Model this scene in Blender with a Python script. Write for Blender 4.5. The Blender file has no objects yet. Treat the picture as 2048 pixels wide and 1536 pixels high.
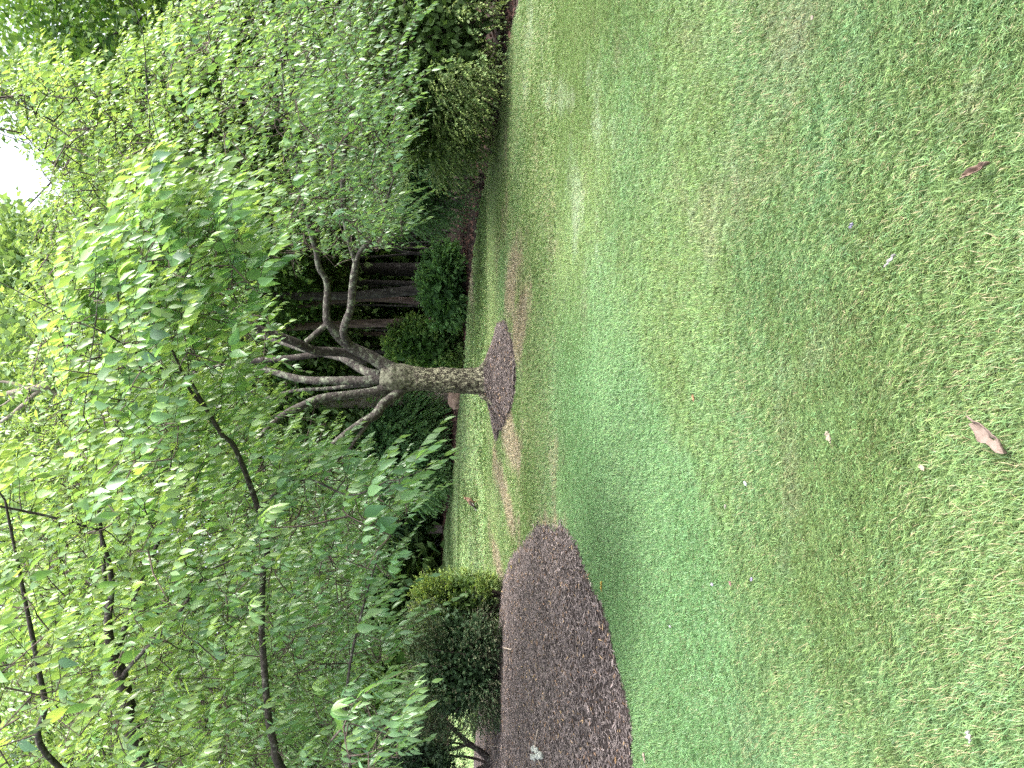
import bpy, math, random
import numpy as np
from mathutils import Matrix, Vector
random.seed(7)
rng = np.random.default_rng(7)
S = bpy.context.scene
C = S.collection
R = math.radians

# ------------------------------------------------------------------ camera (photograph was taken upright and stored turned: up is to the left)
F_PX, CAM_H, HORIZON = 1540.0, 1.6, 810.0
PITCH = math.atan((1024 - HORIZON) / F_PX)
FWD = np.array([0, math.cos(PITCH), -math.sin(PITCH)])
DWN = np.array([0, -math.sin(PITCH), -math.cos(PITCH)])
RGT = np.array([1.0, 0, 0])
EYE = np.array([0, 0, CAM_H])
cd = bpy.data.cameras.new('camera')
cd.sensor_fit = 'HORIZONTAL'; cd.sensor_width = 36.0
cd.lens = 36.0 * F_PX / 2048.0
cd.clip_start = 0.05; cd.clip_end = 2000
cam = bpy.data.objects.new('camera', cd); C.objects.link(cam)
m = Matrix.Identity(4)
for i in range(3):
    m[i][0] = DWN[i]; m[i][1] = RGT[i]; m[i][2] = -FWD[i]; m[i][3] = EYE[i]
cam.matrix_world = m
S.camera = cam

# ------------------------------------------------------------------ light: bright overcast
SUN_EL, SUN_AZ = R(55), R(110)         # azimuth clockwise from +Y: to the right, a little behind the camera
w = bpy.data.worlds.new('World'); S.world = w; w.use_nodes = True
nt = w.node_tree; bg = nt.nodes['Background']
sky = nt.nodes.new('ShaderNodeTexSky'); sky.sky_type = 'NISHITA'; sky.sun_disc = False
sky.sun_elevation = SUN_EL; sky.sun_rotation = SUN_AZ
sky.dust_density = 6.0; sky.air_density = 1.0; sky.ozone_density = 1.0
hs = nt.nodes.new('ShaderNodeHueSaturation'); hs.inputs['Saturation'].default_value = 0.45
nt.links.new(sky.outputs[0], hs.inputs['Color']); nt.links.new(hs.outputs[0], bg.inputs[0])
bg.inputs[1].default_value = 0.15
sd = bpy.data.lights.new('sun', 'SUN'); sd.energy = 1.5; sd.angle = R(20); sd.color = (1, 0.975, 0.94)
sun = bpy.data.objects.new('sun', sd); C.objects.link(sun)
sv = Vector((math.sin(SUN_AZ) * math.cos(SUN_EL), math.cos(SUN_AZ) * math.cos(SUN_EL), math.sin(SUN_EL)))
sun.rotation_euler = sv.to_track_quat('Z', 'Y').to_euler()
S.view_settings.view_transform = 'Standard'; S.view_settings.look = 'None'
S.view_settings.gamma = 1; S.view_settings.use_curve_mapping = False
S.view_settings.exposure = 2.35
S.render.engine = 'CYCLES'
S.cycles.use_denoising = False
S.cycles.max_bounces = 8; S.cycles.transmission_bounces = 6; S.cycles.diffuse_bounces = 5
S.cycles.transparent_max_bounces = 4
S.cycles.sample_clamp_indirect = 6

# ------------------------------------------------------------------ pixel helpers (photo pixels x, y; x grows downward in the place, y grows to the left)
def at(x, y, depth):
    d = FWD + (x - 1024) / F_PX * DWN + (768 - y) / F_PX * RGT
    return EYE + d * (depth / d[1])
def gnd(x, y, z=0.0):
    d = FWD + (x - 1024) / F_PX * DWN + (768 - y) / F_PX * RGT
    return EYE + d * ((z - CAM_H) / d[2])
def project(P):
    q = np.asarray(P, float) - EYE
    f = np.maximum(q @ FWD, 0.05)
    return 1024 + F_PX * (q @ DWN) / f, 768 - F_PX * (q @ RGT) / f
def inside(poly, x, y):
    poly = np.asarray(poly); x = np.asarray(x); y = np.asarray(y)
    r = np.zeros(x.shape, bool)
    j = len(poly) - 1
    for i in range(len(poly)):
        xi, yi = poly[i][:2]; xj, yj = poly[j][:2]
        if yi != yj:
            r ^= ((yi > y) != (yj > y)) & (x < (xj - xi) * (y - yi) / (yj - yi) + xi)
        j = i
    return r
_T = np.random.default_rng(3).random((64, 64, 16))
def vnoise(P, s):
    P = np.asarray(P, float) * s
    if P.shape[-1] == 2: P = np.concatenate([P, np.zeros(P.shape[:-1] + (1,))], -1)
    i = np.floor(P).astype(int); f = P - i; f = f * f * (3 - 2 * f)
    o = 0
    for a in (0, 1):
        for b in (0, 1):
            for c in (0, 1):
                wgt = np.where(a, f[..., 0], 1 - f[..., 0]) * np.where(b, f[..., 1], 1 - f[..., 1]) * np.where(c, f[..., 2], 1 - f[..., 2])
                o = o + wgt * _T[(i[..., 0] + a) % 64, (i[..., 1] + b) % 64, (i[..., 2] + c) % 16]
    return o
def fbm(P, s, n=3):
    return sum(vnoise(P, s * 2 ** k) * 0.5 ** k for k in range(n)) / sum(0.5 ** k for k in range(n))
def unit(v):
    return v / np.maximum(np.linalg.norm(v, axis=-1, keepdims=True), 1e-9)

# ------------------------------------------------------------------ object helpers
def tag(o, label=None, cat=None, group=None, kind=None):
    if label: o['label'] = label
    if cat: o['category'] = cat
    if group: o['group'] = group
    if kind: o['kind'] = kind
    return o
def empty(name, loc, label, cat, group=None):
    o = bpy.data.objects.new(name, None); C.objects.link(o)
    o.location = loc; o.empty_display_size = 0.2
    return tag(o, label, cat, group)
def mesh(name, V, faces, mat, col=None, smooth=False):
    me = bpy.data.meshes.new(name)
    V = np.asarray(V, np.float32)
    if isinstance(faces, np.ndarray):
        k = faces.shape[1]; n = len(faces)
        me.vertices.add(len(V)); me.vertices.foreach_set('co', V.ravel())
        me.loops.add(n * k); me.loops.foreach_set('vertex_index', faces.astype(np.int32).ravel())
        me.polygons.add(n); me.polygons.foreach_set('loop_start', np.arange(0, n * k, k, dtype=np.int32))
        me.update(calc_edges=True)
    else:
        me.from_pydata([tuple(v) for v in V], [], faces)
    if col is not None:
        c = np.ones((len(V), 4), np.float32); c[:, :col.shape[1]] = col
        me.attributes.new('col', 'FLOAT_COLOR', 'POINT').data.foreach_set('color', c.ravel())
    if smooth: me.polygons.foreach_set('use_smooth', [True] * len(me.polygons))
    me.materials.append(mat)
    me.validate()
    return me
def obj(name, me, parent=None, world_verts=True):
    o = bpy.data.objects.new(name, me); C.objects.link(o)
    if parent:
        o.parent = parent
        if world_verts:
            off = Vector((0, 0, 0)); p = parent
            while p: off += p.location; p = p.parent
            o.location = -off
    return o

# ------------------------------------------------------------------ materials
def newmat(name):
    mt = bpy.data.materials.new(name); mt.use_nodes = True
    n = mt.node_tree; b = n.nodes['Principled BSDF']
    return mt, n, b
def link(n, a, b): n.links.new(a, b)
def leaf_mat(name, trans=0.45, rough=0.42, spec=0.5, attr='GEOMETRY', tboost=(1.38, 1.32, 0.66)):
    mt, n, b = newmat(name)
    at_ = n.nodes.new('ShaderNodeAttribute'); at_.attribute_name = 'col'; at_.attribute_type = attr
    tc = n.nodes.new('ShaderNodeTexCoord')
    nz = n.nodes.new('ShaderNodeTexNoise'); nz.inputs['Scale'].default_value = 35
    link(n, tc.outputs['Object'], nz.inputs['Vector'])
    mr = n.nodes.new('ShaderNodeMapRange'); mr.inputs['To Min'].default_value = 0.75; mr.inputs['To Max'].default_value = 1.25
    link(n, nz.outputs[0], mr.inputs[0])
    mx = n.nodes.new('ShaderNodeVectorMath'); mx.operation = 'SCALE'
    link(n, at_.outputs['Color'], mx.inputs[0]); link(n, mr.outputs[0], mx.inputs['Scale'])
    link(n, mx.outputs[0], b.inputs['Base Color'])
    b.inputs['Roughness'].default_value = rough; b.inputs['Specular IOR Level'].default_value = spec
    tv = n.nodes.new('ShaderNodeVectorMath'); tv.operation = 'MULTIPLY'; tv.inputs[1].default_value = tboost
    link(n, mx.outputs[0], tv.inputs[0])
    tr = n.nodes.new('ShaderNodeBsdfTranslucent'); link(n, tv.outputs[0], tr.inputs[0])
    ms = n.nodes.new('ShaderNodeMixShader'); ms.inputs[0].default_value = trans
    link(n, b.outputs[0], ms.inputs[1]); link(n, tr.outputs[0], ms.inputs[2])
    link(n, ms.outputs[0], n.nodes['Material Output'].inputs[0])
    return mt
def bark_mat(name, c1, c2, lichen, amount, scale=14, bump=0.5, aniso=0.25, cracks=False):
    mt, n, b = newmat(name)
    g = n.nodes.new('ShaderNodeNewGeometry')
    mp = n.nodes.new('ShaderNodeMapping'); mp.inputs['Scale'].default_value = (1, 1, aniso)
    link(n, g.outputs['Position'], mp.inputs['Vector'])
    nz = n.nodes.new('ShaderNodeTexNoise'); nz.inputs['Scale'].default_value = scale * 2.2; nz.inputs['Detail'].default_value = 6
    link(n, mp.outputs[0], nz.inputs['Vector'])
    cr = n.nodes.new('ShaderNodeValToRGB')
    cr.color_ramp.elements[0].position = 0.3; cr.color_ramp.elements[0].color = (*c1, 1)
    cr.color_ramp.elements[1].position = 0.7; cr.color_ramp.elements[1].color = (*c2, 1)
    link(n, nz.outputs[0], cr.inputs[0])
    l1 = n.nodes.new('ShaderNodeTexNoise'); l1.inputs['Scale'].default_value = scale; l1.inputs['Detail'].default_value = 8; l1.inputs['Roughness'].default_value = 0.7
    link(n, g.outputs['Position'], l1.inputs['Vector'])
    lr = n.nodes.new('ShaderNodeMapRange'); lr.inputs[1].default_value = 0.62 - amount * 0.3; lr.inputs[2].default_value = 0.68 - amount * 0.24
    link(n, l1.outputs[0], lr.inputs[0])
    mx = n.nodes.new('ShaderNodeMix'); mx.data_type = 'RGBA'
    link(n, lr.outputs[0], mx.inputs[0]); link(n, cr.outputs[0], mx.inputs[6]); mx.inputs[7].default_value = (*lichen, 1)
    outc = mx.outputs[2]; hgt = nz.outputs[0]
    if cracks:
        m2 = n.nodes.new('ShaderNodeMapping'); m2.inputs['Scale'].default_value = (1, 1, .26); 
        dn = n.nodes.new('ShaderNodeTexNoise'); dn.inputs['Scale'].default_value = 20; link(n, g.outputs['Position'], dn.inputs['Vector'])
        ad = n.nodes.new('ShaderNodeMix'); ad.data_type = 'RGBA'; ad.blend_type = 'LINEAR_LIGHT'; ad.inputs[0].default_value = .05
        link(n, g.outputs['Position'], ad.inputs[6]); link(n, dn.outputs['Color'], ad.inputs[7]); link(n, ad.outputs[2], m2.inputs['Vector'])
        vo = n.nodes.new('ShaderNodeTexVoronoi'); vo.feature = 'DISTANCE_TO_EDGE'; vo.inputs['Scale'].default_value = 24; link(n, m2.outputs[0], vo.inputs['Vector'])
        vr = n.nodes.new('ShaderNodeMapRange'); vr.inputs[1].default_value = .0; vr.inputs[2].default_value = .16; link(n, vo.outputs['Distance'], vr.inputs[0])
        m3 = n.nodes.new('ShaderNodeMix'); m3.data_type = 'RGBA'; link(n, vr.outputs[0], m3.inputs[0]); m3.inputs[6].default_value = (*c1, 1); link(n, outc, m3.inputs[7])
        sp = n.nodes.new('ShaderNodeSeparateXYZ'); link(n, g.outputs['Position'], sp.inputs[0])
        zf = n.nodes.new('ShaderNodeMapRange'); zf.inputs[1].default_value = 1.25; zf.inputs[2].default_value = 1.85; link(n, sp.outputs['Z'], zf.inputs[0])
        mxm = n.nodes.new('ShaderNodeMath'); mxm.operation = 'MAXIMUM'; link(n, vr.outputs[0], mxm.inputs[0]); link(n, zf.outputs[0], mxm.inputs[1])
        link(n, mxm.outputs[0], m3.inputs[0])
        zs = n.nodes.new('ShaderNodeMath'); zs.operation = 'MULTIPLY'; zs.inputs[1].default_value = .75; link(n, zf.outputs[0], zs.inputs[0])
        m4 = n.nodes.new('ShaderNodeMix'); m4.data_type = 'RGBA'; link(n, zs.outputs[0], m4.inputs[0]); link(n, m3.outputs[2], m4.inputs[6])
        cr2 = n.nodes.new('ShaderNodeValToRGB'); cr2.color_ramp.elements[0].position = .38; cr2.color_ramp.elements[1].position = .62
        cr2.color_ramp.elements[0].color = (.03, .026, .024, 1); cr2.color_ramp.elements[1].color = (.13, .135, .105, 1); link(n, l1.outputs[0], cr2.inputs[0]); link(n, cr2.outputs[0], m4.inputs[7])
        outc = m4.outputs[2]; hgt = mxm.outputs[0]
    link(n, outc, b.inputs['Base Color'])
    b.inputs['Roughness'].default_value = 0.95; b.inputs['Specular IOR Level'].default_value = 0.2
    bp = n.nodes.new('ShaderNodeBump'); bp.inputs['Strength'].default_value = bump; bp.inputs['Distance'].default_value = 0.03
    link(n, hgt, bp.inputs['Height']); link(n, bp.outputs[0], b.inputs['Normal'])
    return mt
def plain_mat(name, c1, c2, scale=30, rough=0.9, bump=0.3, spec=0.2):
    mt, n, b = newmat(name)
    g = n.nodes.new('ShaderNodeNewGeometry')
    nz = n.nodes.new('ShaderNodeTexNoise'); nz.inputs['Scale'].default_value = scale; nz.inputs['Detail'].default_value = 7
    link(n, g.outputs['Position'], nz.inputs['Vector'])
    cr = n.nodes.new('ShaderNodeValToRGB')
    cr.color_ramp.elements[0].position = 0.32; cr.color_ramp.elements[0].color = (*c1, 1)
    cr.color_ramp.elements[1].position = 0.68; cr.color_ramp.elements[1].color = (*c2, 1)
    link(n, nz.outputs[0], cr.inputs[0]); link(n, cr.outputs[0], b.inputs['Base Color'])
    b.inputs['Roughness'].default_value = rough; b.inputs['Specular IOR Level'].default_value = spec
    bp = n.nodes.new('ShaderNodeBump'); bp.inputs['Strength'].default_value = bump; bp.inputs['Distance'].default_value = 0.02
    link(n, nz.outputs[0], bp.inputs['Height']); link(n, bp.outputs[0], b.inputs['Normal'])
    return mt
M_LEAF = leaf_mat('cherry_leaf', 0.5, 0.34, 0.65)
M_FAR = leaf_mat('woodland_leaf', 0.4, 0.6, 0.25)
M_YEW = leaf_mat('yew_needles', 0.22, 0.6, 0.3, tboost=(1.2, 1.2, 0.7))
M_TRUNK = bark_mat('cherry_bark_plated', (0.035, 0.028, 0.024), (0.12, 0.10, 0.078), (0.22, 0.215, 0.15), 0.75, 13, 1.0, 0.6, True)
M_LIMB = bark_mat('cherry_bark_lichen', (0.03, 0.025, 0.024), (0.07, 0.062, 0.057), (0.145, 0.158, 0.12), 0.38, 11, 0.7, 1)
M_DARKLIMB = bark_mat('cherry_bark_dark', (0.018, 0.015, 0.015), (0.06, 0.05, 0.046), (0.16, 0.165, 0.135), 0.22, 14, 0.5, 1)
M_TWIG = plain_mat('twig_bark', (0.03, 0.024, 0.022), (0.085, 0.065, 0.055), 20)
M_WOODS = bark_mat('woodland_bark', (0.012, 0.011, 0.011), (0.05, 0.044, 0.042), (0.075, 0.075, 0.068), 0.3, 9, 1.0, 0.15)
M_CEDAR = bark_mat('cedar_bark', (0.03, 0.022, 0.02), (0.12, 0.085, 0.075), (0.15, 0.12, 0.11), 0.25, 9, 1.0, 0.12)
M_PALEBARK = bark_mat('pale_bark', (0.12, 0.10, 0.085), (0.3, 0.26, 0.22), (0.32, 0.3, 0.27), 0.3, 6, 0.3, 0.4)
M_MULCH = plain_mat('mulch_soil', (0.012, 0.009, 0.009), (0.045, 0.034, 0.032), 60, bump=0.8)
M_LITTER = plain_mat('leaf_litter', (0.01, 0.007, 0.006), (0.038, 0.023, 0.019), 25, bump=0.8)  # near-black colour: shadow under the wood edge put into the litter

# ------------------------------------------------------------------ ground
BED = [gnd(*p)[:2] for p in [(1052, 1085), (1065, 1058), (1100, 1046), (1140, 1060), (1165, 1110), (1190, 1180), (1212, 1240), (1235, 1310), (1250, 1380),
       (1262, 1450), (1272, 1536), (1285, 1800), (1280, 2300), (1000, 2300), (952, 1800), (950, 1536), (957, 1420), (982, 1340), (998, 1260), (1003, 1200), (1012, 1145), (1030, 1105)]]
TRUNK = np.array([at(975, 762, 12.5)[0], 12.5])
MOUND = [gnd(1010, 636)[:2], gnd(1029, 680)[:2], gnd(1035, 740)[:2], gnd(1030, 800)[:2], gnd(1012, 846)[:2], gnd(992, 880)[:2],
         TRUNK + (-0.85, 1.0), TRUNK + (-0.3, 1.45), TRUNK + (0.4, 1.4), TRUNK + (0.95, 0.9)]
EDGE = [gnd(*p)[:2] for p in [(1085, -330), (1060, -120), (1040, 0), (1022, 75), (1009, 154), (1002, 222), (985, 307), (965, 393), (948, 513), (938, 600), (931, 720),
        (920, 800), (913, 900), (901, 1000), (889, 1060), (886, 1160), (893, 1260), (899, 1400), (900, 1536), (900, 1750)]]
WOODS = list(EDGE) + [np.array([-60.0, 46.0]), np.array([-60.0, 90.0]), np.array([70.0, 90.0]), np.array([70.0, 5.0])]
def resample(poly, step, closed=True):
    P = [np.asarray(p, float) for p in poly]; out = []
    n = len(P)
    for i in range(n if closed else n - 1):
        a, b = P[i], P[(i + 1) % n]; k = max(1, int(np.linalg.norm(b - a) / step))
        for j in range(k): out.append(a + (b - a) * j / k)
    return np.array(out)
def smooth_poly(poly, it=2):
    P = np.array(poly)
    for _ in range(it):
        Q = np.roll(P, -1, 0); P = np.stack([P * .75 + Q * .25, P * .25 + Q * .75], 1).reshape(-1, 2)
    return P
BED = smooth_poly(BED, 1); MOUND = smooth_poly(MOUND, 2)
def ragged(P, step, amp, f):
    Q = resample(P, step); return Q + (np.column_stack([fbm(Q, f), fbm(Q + 17.3, f)]) - .5) * 2 * amp
BED = ragged(BED, .16, .11, 2.6); MOUND = ragged(MOUND, .1, .10, 3.5)
def edge_dist(poly, X):
    P = resample(poly, 0.08); out = np.full(len(X), 1e9)
    for i in range(0, len(P), 200):
        out = np.minimum(out, np.linalg.norm(X[:, None] - P[None, i:i + 200], axis=-1).min(1))
    return out
def mound_h(X):
    X = np.asarray(X); ins = inside(MOUND, X[:, 0], X[:, 1]); d = edge_dist(MOUND, X); r = np.linalg.norm(X - TRUNK, axis=1)
    t = np.clip(d / np.maximum(d + r - 0.15, 1e-3), 0, 1)
    return np.where(ins, 0.03 + 0.36 * t ** 1.1 + 0.02 * (fbm(X, 6) - .5), -0.05)
def bed_h(X):
    X = np.asarray(X); ins = inside(BED, X[:, 0], X[:, 1]); d = edge_dist(BED, X)
    return np.where(ins, 0.015 + 0.14 * (1 - np.exp(-d / 0.9)) + 0.05 * (fbm(X, 2.5) - .5) * np.clip(d * 2, 0, 1), -0.05)
def grass_col(X):
    """base colour of the turf: yellow green, lush blue green and straw where it is thin (linear)"""
    n1 = fbm(X, 0.55, 3); n2 = fbm(X + 31.7, 1.9, 3); n3 = fbm(X + 77.1, 6.5, 2)
    olive = np.array([0.142, 0.226, 0.076]); lush = np.array([0.135, 0.25, 0.108]); pale = np.array([0.3, 0.37, 0.26]); straw = np.array([0.285, 0.24, 0.175])
    bright = np.array([0.25, 0.36, 0.145])
    n4 = fbm(X + 51.3, 14, 2); ns = fbm(X * np.array([.8, 2.4]) + 3.1, 1.6, 3)
    c = olive * (0.86 + 0.28 * n3[:, None])
    n1 = n1 + .35 * (n4 - .5) + .25 * (n3 - .5); n2 = n2 + .3 * (n4 - .5)
    px, py = project(np.column_stack([X, np.zeros(len(X))]))
    def blend(c, col, f): return c + (col - c) * np.clip(f, 0, 1)[:, None]
    def blob(x, y, rx, ry, rot=0):
        a = math.radians(rot); dx = px - x; dy = py - y
        u = (dx * math.cos(a) + dy * math.sin(a)) / rx; v = (-dx * math.sin(a) + dy * math.cos(a)) / ry
        return np.exp(-(u * u + v * v))
    c = blend(c, lush, (n1 - 0.5) * 2.2)
    c = blend(c, straw, (n2 - 0.66) * 1.3)
    # lush strip of longer grass beside the mulch bed, ends at a mowing line
    lim = np.interp(py, [500, 700, 830, 950, 1100, 1250, 1536], [1230, 1285, 1335, 1400, 1445, 1470, 1480])
    f = 1 / (1 + np.exp((px - lim + 50 * (n3 - .5)) / 12)) * np.clip((px - 1060) / 90, 0, 1) * np.clip((py - 520) / 250, 0, 1)
    c = blend(c, lush * np.array([1.05, 1.1, 1.1]), f * 0.85)
    # far lawn: mown lighter
    far = np.clip((1010 - px) / 40, 0, 1)
    c = blend(c, bright, far * 0.75)
    for (x, y, rx, ry, rot, s) in [(1190, 130, 60, 90, 0, .6), (1150, 400, 22, 130, 0, .85), (1120, 190, 60, 45, 0, .8), (1068, 60, 12, 120, 0, .8), (1200, 250, 40, 60, 0, .6), (1140, 560, 16, 60, 0, .4), (1200, 480, 60, 70, 0, .35), (1060, 90, 22, 90, 0, .4), (1330, 860, 22, 80, -35, .35)]:  # pale dry patches; sunlit streaks are put into this colour too
        c = blend(c, pale * (.85 + .3 * n4[:, None]), np.clip((blob(x, y, rx, ry, rot) * s - .38 + 1.5 * (ns - .5) + .5 * (n4 - .5)) * 2.0, 0, 1) * np.clip(blob(x, y, rx, ry, rot) * 4, 0, 1) * .45)
    for (x, y, rx, ry, rot, s) in [(1045, 645, 13, 90, 8, 1.2), (1030, 550, 16, 110, 8, 1.0), (1026, 885, 18, 70, -12, 1.2), (1012, 990, 12, 100, -14, 1.2), (993, 1110, 9, 60, -12, 1.1), (1050, 870, 9, 60, 0, .6),
                                   (1010, 430, 10, 120, 10, .5), (945, 560, 6, 90, 0, .75), (1487, 55, 14, 12, 0, .7), (1405, 180, 14, 50, 0, .2), (1095, 1045, 50, 26, 0, .55), (1700, 130, 25, 40, 0, .3),
                                   (1020, 250, 8, 150, 8, .35), (1110, 900, 40, 90, 0, .25), (1640, 1190, 30, 70, 0, .12), (1960, 200, 80, 140, 0, .3)]:
        c = blend(c, straw * (0.75 + 0.5 * n3[:, None]), np.clip((blob(x, y, rx, ry, rot) * s - .30 + 1.1 * (ns - .5) + .4 * (n4 - .5)) * 2.0, 0, 1) * np.clip(blob(x, y, rx, ry, rot) * 4, 0, 1) * .85)
    # mowing stripes far out
    st = np.sin((X[:, 1] - 0.12 * X[:, 0]) * 2 * math.pi / 1.5)
    c = c * (1 + 0.10 * far * st)[:, None]
    return np.clip(c, 0.02, 0.6)

mt, n, b = newmat('lawn_soil')
a_ = n.nodes.new('ShaderNodeAttribute'); a_.attribute_name = 'col'
g_ = n.nodes.new('ShaderNodeNewGeometry'); nz = n.nodes.new('ShaderNodeTexNoise'); nz.inputs['Scale'].default_value = 90; nz.inputs['Detail'].default_value = 5
link(n, g_.outputs['Position'], nz.inputs['Vector'])
mr = n.nodes.new('ShaderNodeMapRange'); mr.inputs[1].default_value = .25; mr.inputs[2].default_value = .75; mr.inputs['To Min'].default_value = 0.35; mr.inputs['To Max'].default_value = 1.1
link(n, nz.outputs[0], mr.inputs[0])
sc = n.nodes.new('ShaderNodeVectorMath'); sc.operation = 'SCALE'; link(n, a_.outputs[0], sc.inputs[0]); link(n, mr.outputs[0], sc.inputs['Scale'])
link(n, sc.outputs[0], b.inputs['Base Color']); b.inputs['Roughness'].default_value = 1; b.inputs['Specular IOR Level'].default_value = 0.1
bp = n.nodes.new('ShaderNodeBump'); bp.inputs['Strength'].default_value = 0.7; bp.inputs['Distance'].default_value = 0.03
link(n, nz.outputs[0], bp.inputs['Height']); link(n, bp.outputs[0], b.inputs['Normal'])
M_LAWN = mt
def grid(xs, ys):
    X, Y = np.meshgrid(xs, ys); nx, ny = len(xs), len(ys)
    i = np.arange(nx * ny).reshape(ny, nx)
    Fq = np.stack([i[:-1, :-1], i[:-1, 1:], i[1:, 1:], i[1:, :-1]], -1).reshape(-1, 4)
    return np.column_stack([X.ravel(), Y.ravel()]), Fq
xs = np.concatenate([[-900, -300, -100, -40], np.arange(-20, 20.01, 0.22), [40, 100, 300, 900]])
ys = np.concatenate([[-900, -200, -40, -10, -4], np.arange(-1, 34, 0.22), [40, 60, 100, 300, 900]])
XY, Fq = grid(xs, ys)
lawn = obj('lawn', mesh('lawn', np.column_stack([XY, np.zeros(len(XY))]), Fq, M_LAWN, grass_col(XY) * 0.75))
tag(lawn, 'green mown lawn with pale and straw patches', kind='structure')
def poly_sheet(name, poly, z, mat, step=None, hfun=None):
    P = np.array(poly)
    if step is None:
        return obj(name, mesh(name, np.column_stack([P, np.full(len(P), z)]), [list(range(len(P)))], mat))
    xs = np.arange(P[:, 0].min() - step, P[:, 0].max() + 2 * step, step); ys = np.arange(P[:, 1].min() - step, P[:, 1].max() + 2 * step, step)
    XY, Fq = grid(xs, ys); H = hfun(XY)
    keep = (H[Fq] > 0).any(1)
    used = np.unique(Fq[keep]); mp = np.full(len(XY), -1); mp[used] = np.arange(len(used))
    return obj(name, mesh(name, np.column_stack([XY, H])[used], mp[Fq[keep]], mat, smooth=True))
fl = resample(EDGE, 0.4, False); fl = fl + (np.column_stack([fbm(fl, 1.3), fbm(fl + 9, 1.3)]) - .5) * 0.5
forest_floor = poly_sheet('forest_floor', np.vstack([fl, WOODS[-4:]]), 0.006, M_LITTER)
tag(forest_floor, 'shade-darkened forest floor covered with reddish leaf litter', kind='structure')
# keep the bed sheets inside the part that matters
bed = poly_sheet('mulch_bed', BED, 0, M_MULCH, 0.07, bed_h); tag(bed, 'dark brown mulch bed in the left foreground', kind='structure')
mnd = poly_sheet('mulch_mound', MOUND, 0, M_MULCH, 0.04, mound_h); tag(mnd, 'dark mulch mounded round the tree trunk', kind='structure')

# ------------------------------------------------------------------ scattering (ground cover nobody could count)
def scatter(name, label, P, rot, scl, col, protos):
    coll = bpy.data.collections.new(name + '_kinds')
    for k, me in enumerate(protos):
        coll.objects.link(bpy.data.objects.new('%s_kind_%02d' % (name, k), me))
    me = bpy.data.meshes.new(name); N = len(P)
    me.vertices.add(N); me.vertices.foreach_set('co', np.asarray(P, np.float32).ravel())
    me.attributes.new('rot', 'FLOAT_VECTOR', 'POINT').data.foreach_set('vector', np.asarray(rot, np.float32).ravel())
    me.attributes.new('scl', 'FLOAT', 'POINT').data.foreach_set('value', np.asarray(scl, np.float32))
    me.attributes.new('idx', 'INT', 'POINT').data.foreach_set('value', rng.integers(0, len(protos), N).astype(np.int32))
    cc = np.ones((N, 4), np.float32); cc[:, :3] = col
    me.attributes.new('col', 'FLOAT_COLOR', 'POINT').data.foreach_set('color', cc.ravel())
    o = bpy.data.objects.new(name, me); C.objects.link(o)
    ng = bpy.data.node_groups.new(name + '_scatter', 'GeometryNodeTree')
    ng.interface.new_socket('Geometry', in_out='INPUT', socket_type='NodeSocketGeometry')
    ng.interface.new_socket('Geometry', in_out='OUTPUT', socket_type='NodeSocketGeometry')
    gi = ng.nodes.new('NodeGroupInput'); go = ng.nodes.new('NodeGroupOutput')
    ip = ng.nodes.new('GeometryNodeInstanceOnPoints'); ci = ng.nodes.new('GeometryNodeCollectionInfo')
    ci.inputs['Collection'].default_value = coll; ci.inputs['Separate Children'].default_value = True; ci.inputs['Reset Children'].default_value = True
    def na(nm, ty):
        a = ng.nodes.new('GeometryNodeInputNamedAttribute'); a.data_type = ty; a.inputs['Name'].default_value = nm
        return [s for s in a.outputs if s.enabled and s.name == 'Attribute'][0]
    L = ng.links.new
    L(gi.outputs[0], ip.inputs['Points']); L(ci.outputs[0], ip.inputs['Instance']); ip.inputs['Pick Instance'].default_value = True
    L(na('idx', 'INT'), ip.inputs['Instance Index'])
    e2r = ng.nodes.new('FunctionNodeEulerToRotation'); L(na('rot', 'FLOAT_VECTOR'), e2r.inputs[0]); L(e2r.outputs[0], ip.inputs['Rotation'])
    L(na('scl', 'FLOAT'), ip.inputs['Scale']); L(ip.outputs[0], go.inputs[0])
    md = o.modifiers.new('scatter', 'NODES'); md.node_group = ng
    tag(o, label, kind='stuff')
    return o
# grass tufts
mt, n, b = newmat('grass_blade')
ai = n.nodes.new('ShaderNodeAttribute'); ai.attribute_name = 'col'; ai.attribute_type = 'INSTANCER'
ab = n.nodes.new('ShaderNodeAttribute'); ab.attribute_name = 'blade'
mu = n.nodes.new('ShaderNodeVectorMath'); mu.operation = 'MULTIPLY'; link(n, ai.outputs['Color'], mu.inputs[0]); link(n, ab.outputs['Color'], mu.inputs[1])
mx = n.nodes.new('ShaderNodeMix'); mx.data_type = 'RGBA'; link(n, ab.outputs['Alpha'], mx.inputs[0]); link(n, mu.outputs[0], mx.inputs[6]); mx.inputs[7].default_value = (0.25, 0.22, 0.12, 1)
link(n, mx.outputs[2], b.inputs['Base Color']); b.inputs['Roughness'].default_value = 0.5; b.inputs['Specular IOR Level'].default_value = 0.4
tr = n.nodes.new('ShaderNodeBsdfTranslucent'); link(n, mx.outputs[2], tr.inputs[0])
ms = n.nodes.new('ShaderNodeMixShader'); ms.inputs[0].default_value = 0.3
link(n, b.outputs[0], ms.inputs[1]); link(n, tr.outputs[0], ms.inputs[2]); link(n, ms.outputs[0], n.nodes['Material Output'].inputs[0])
M_GRASS = mt
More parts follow.
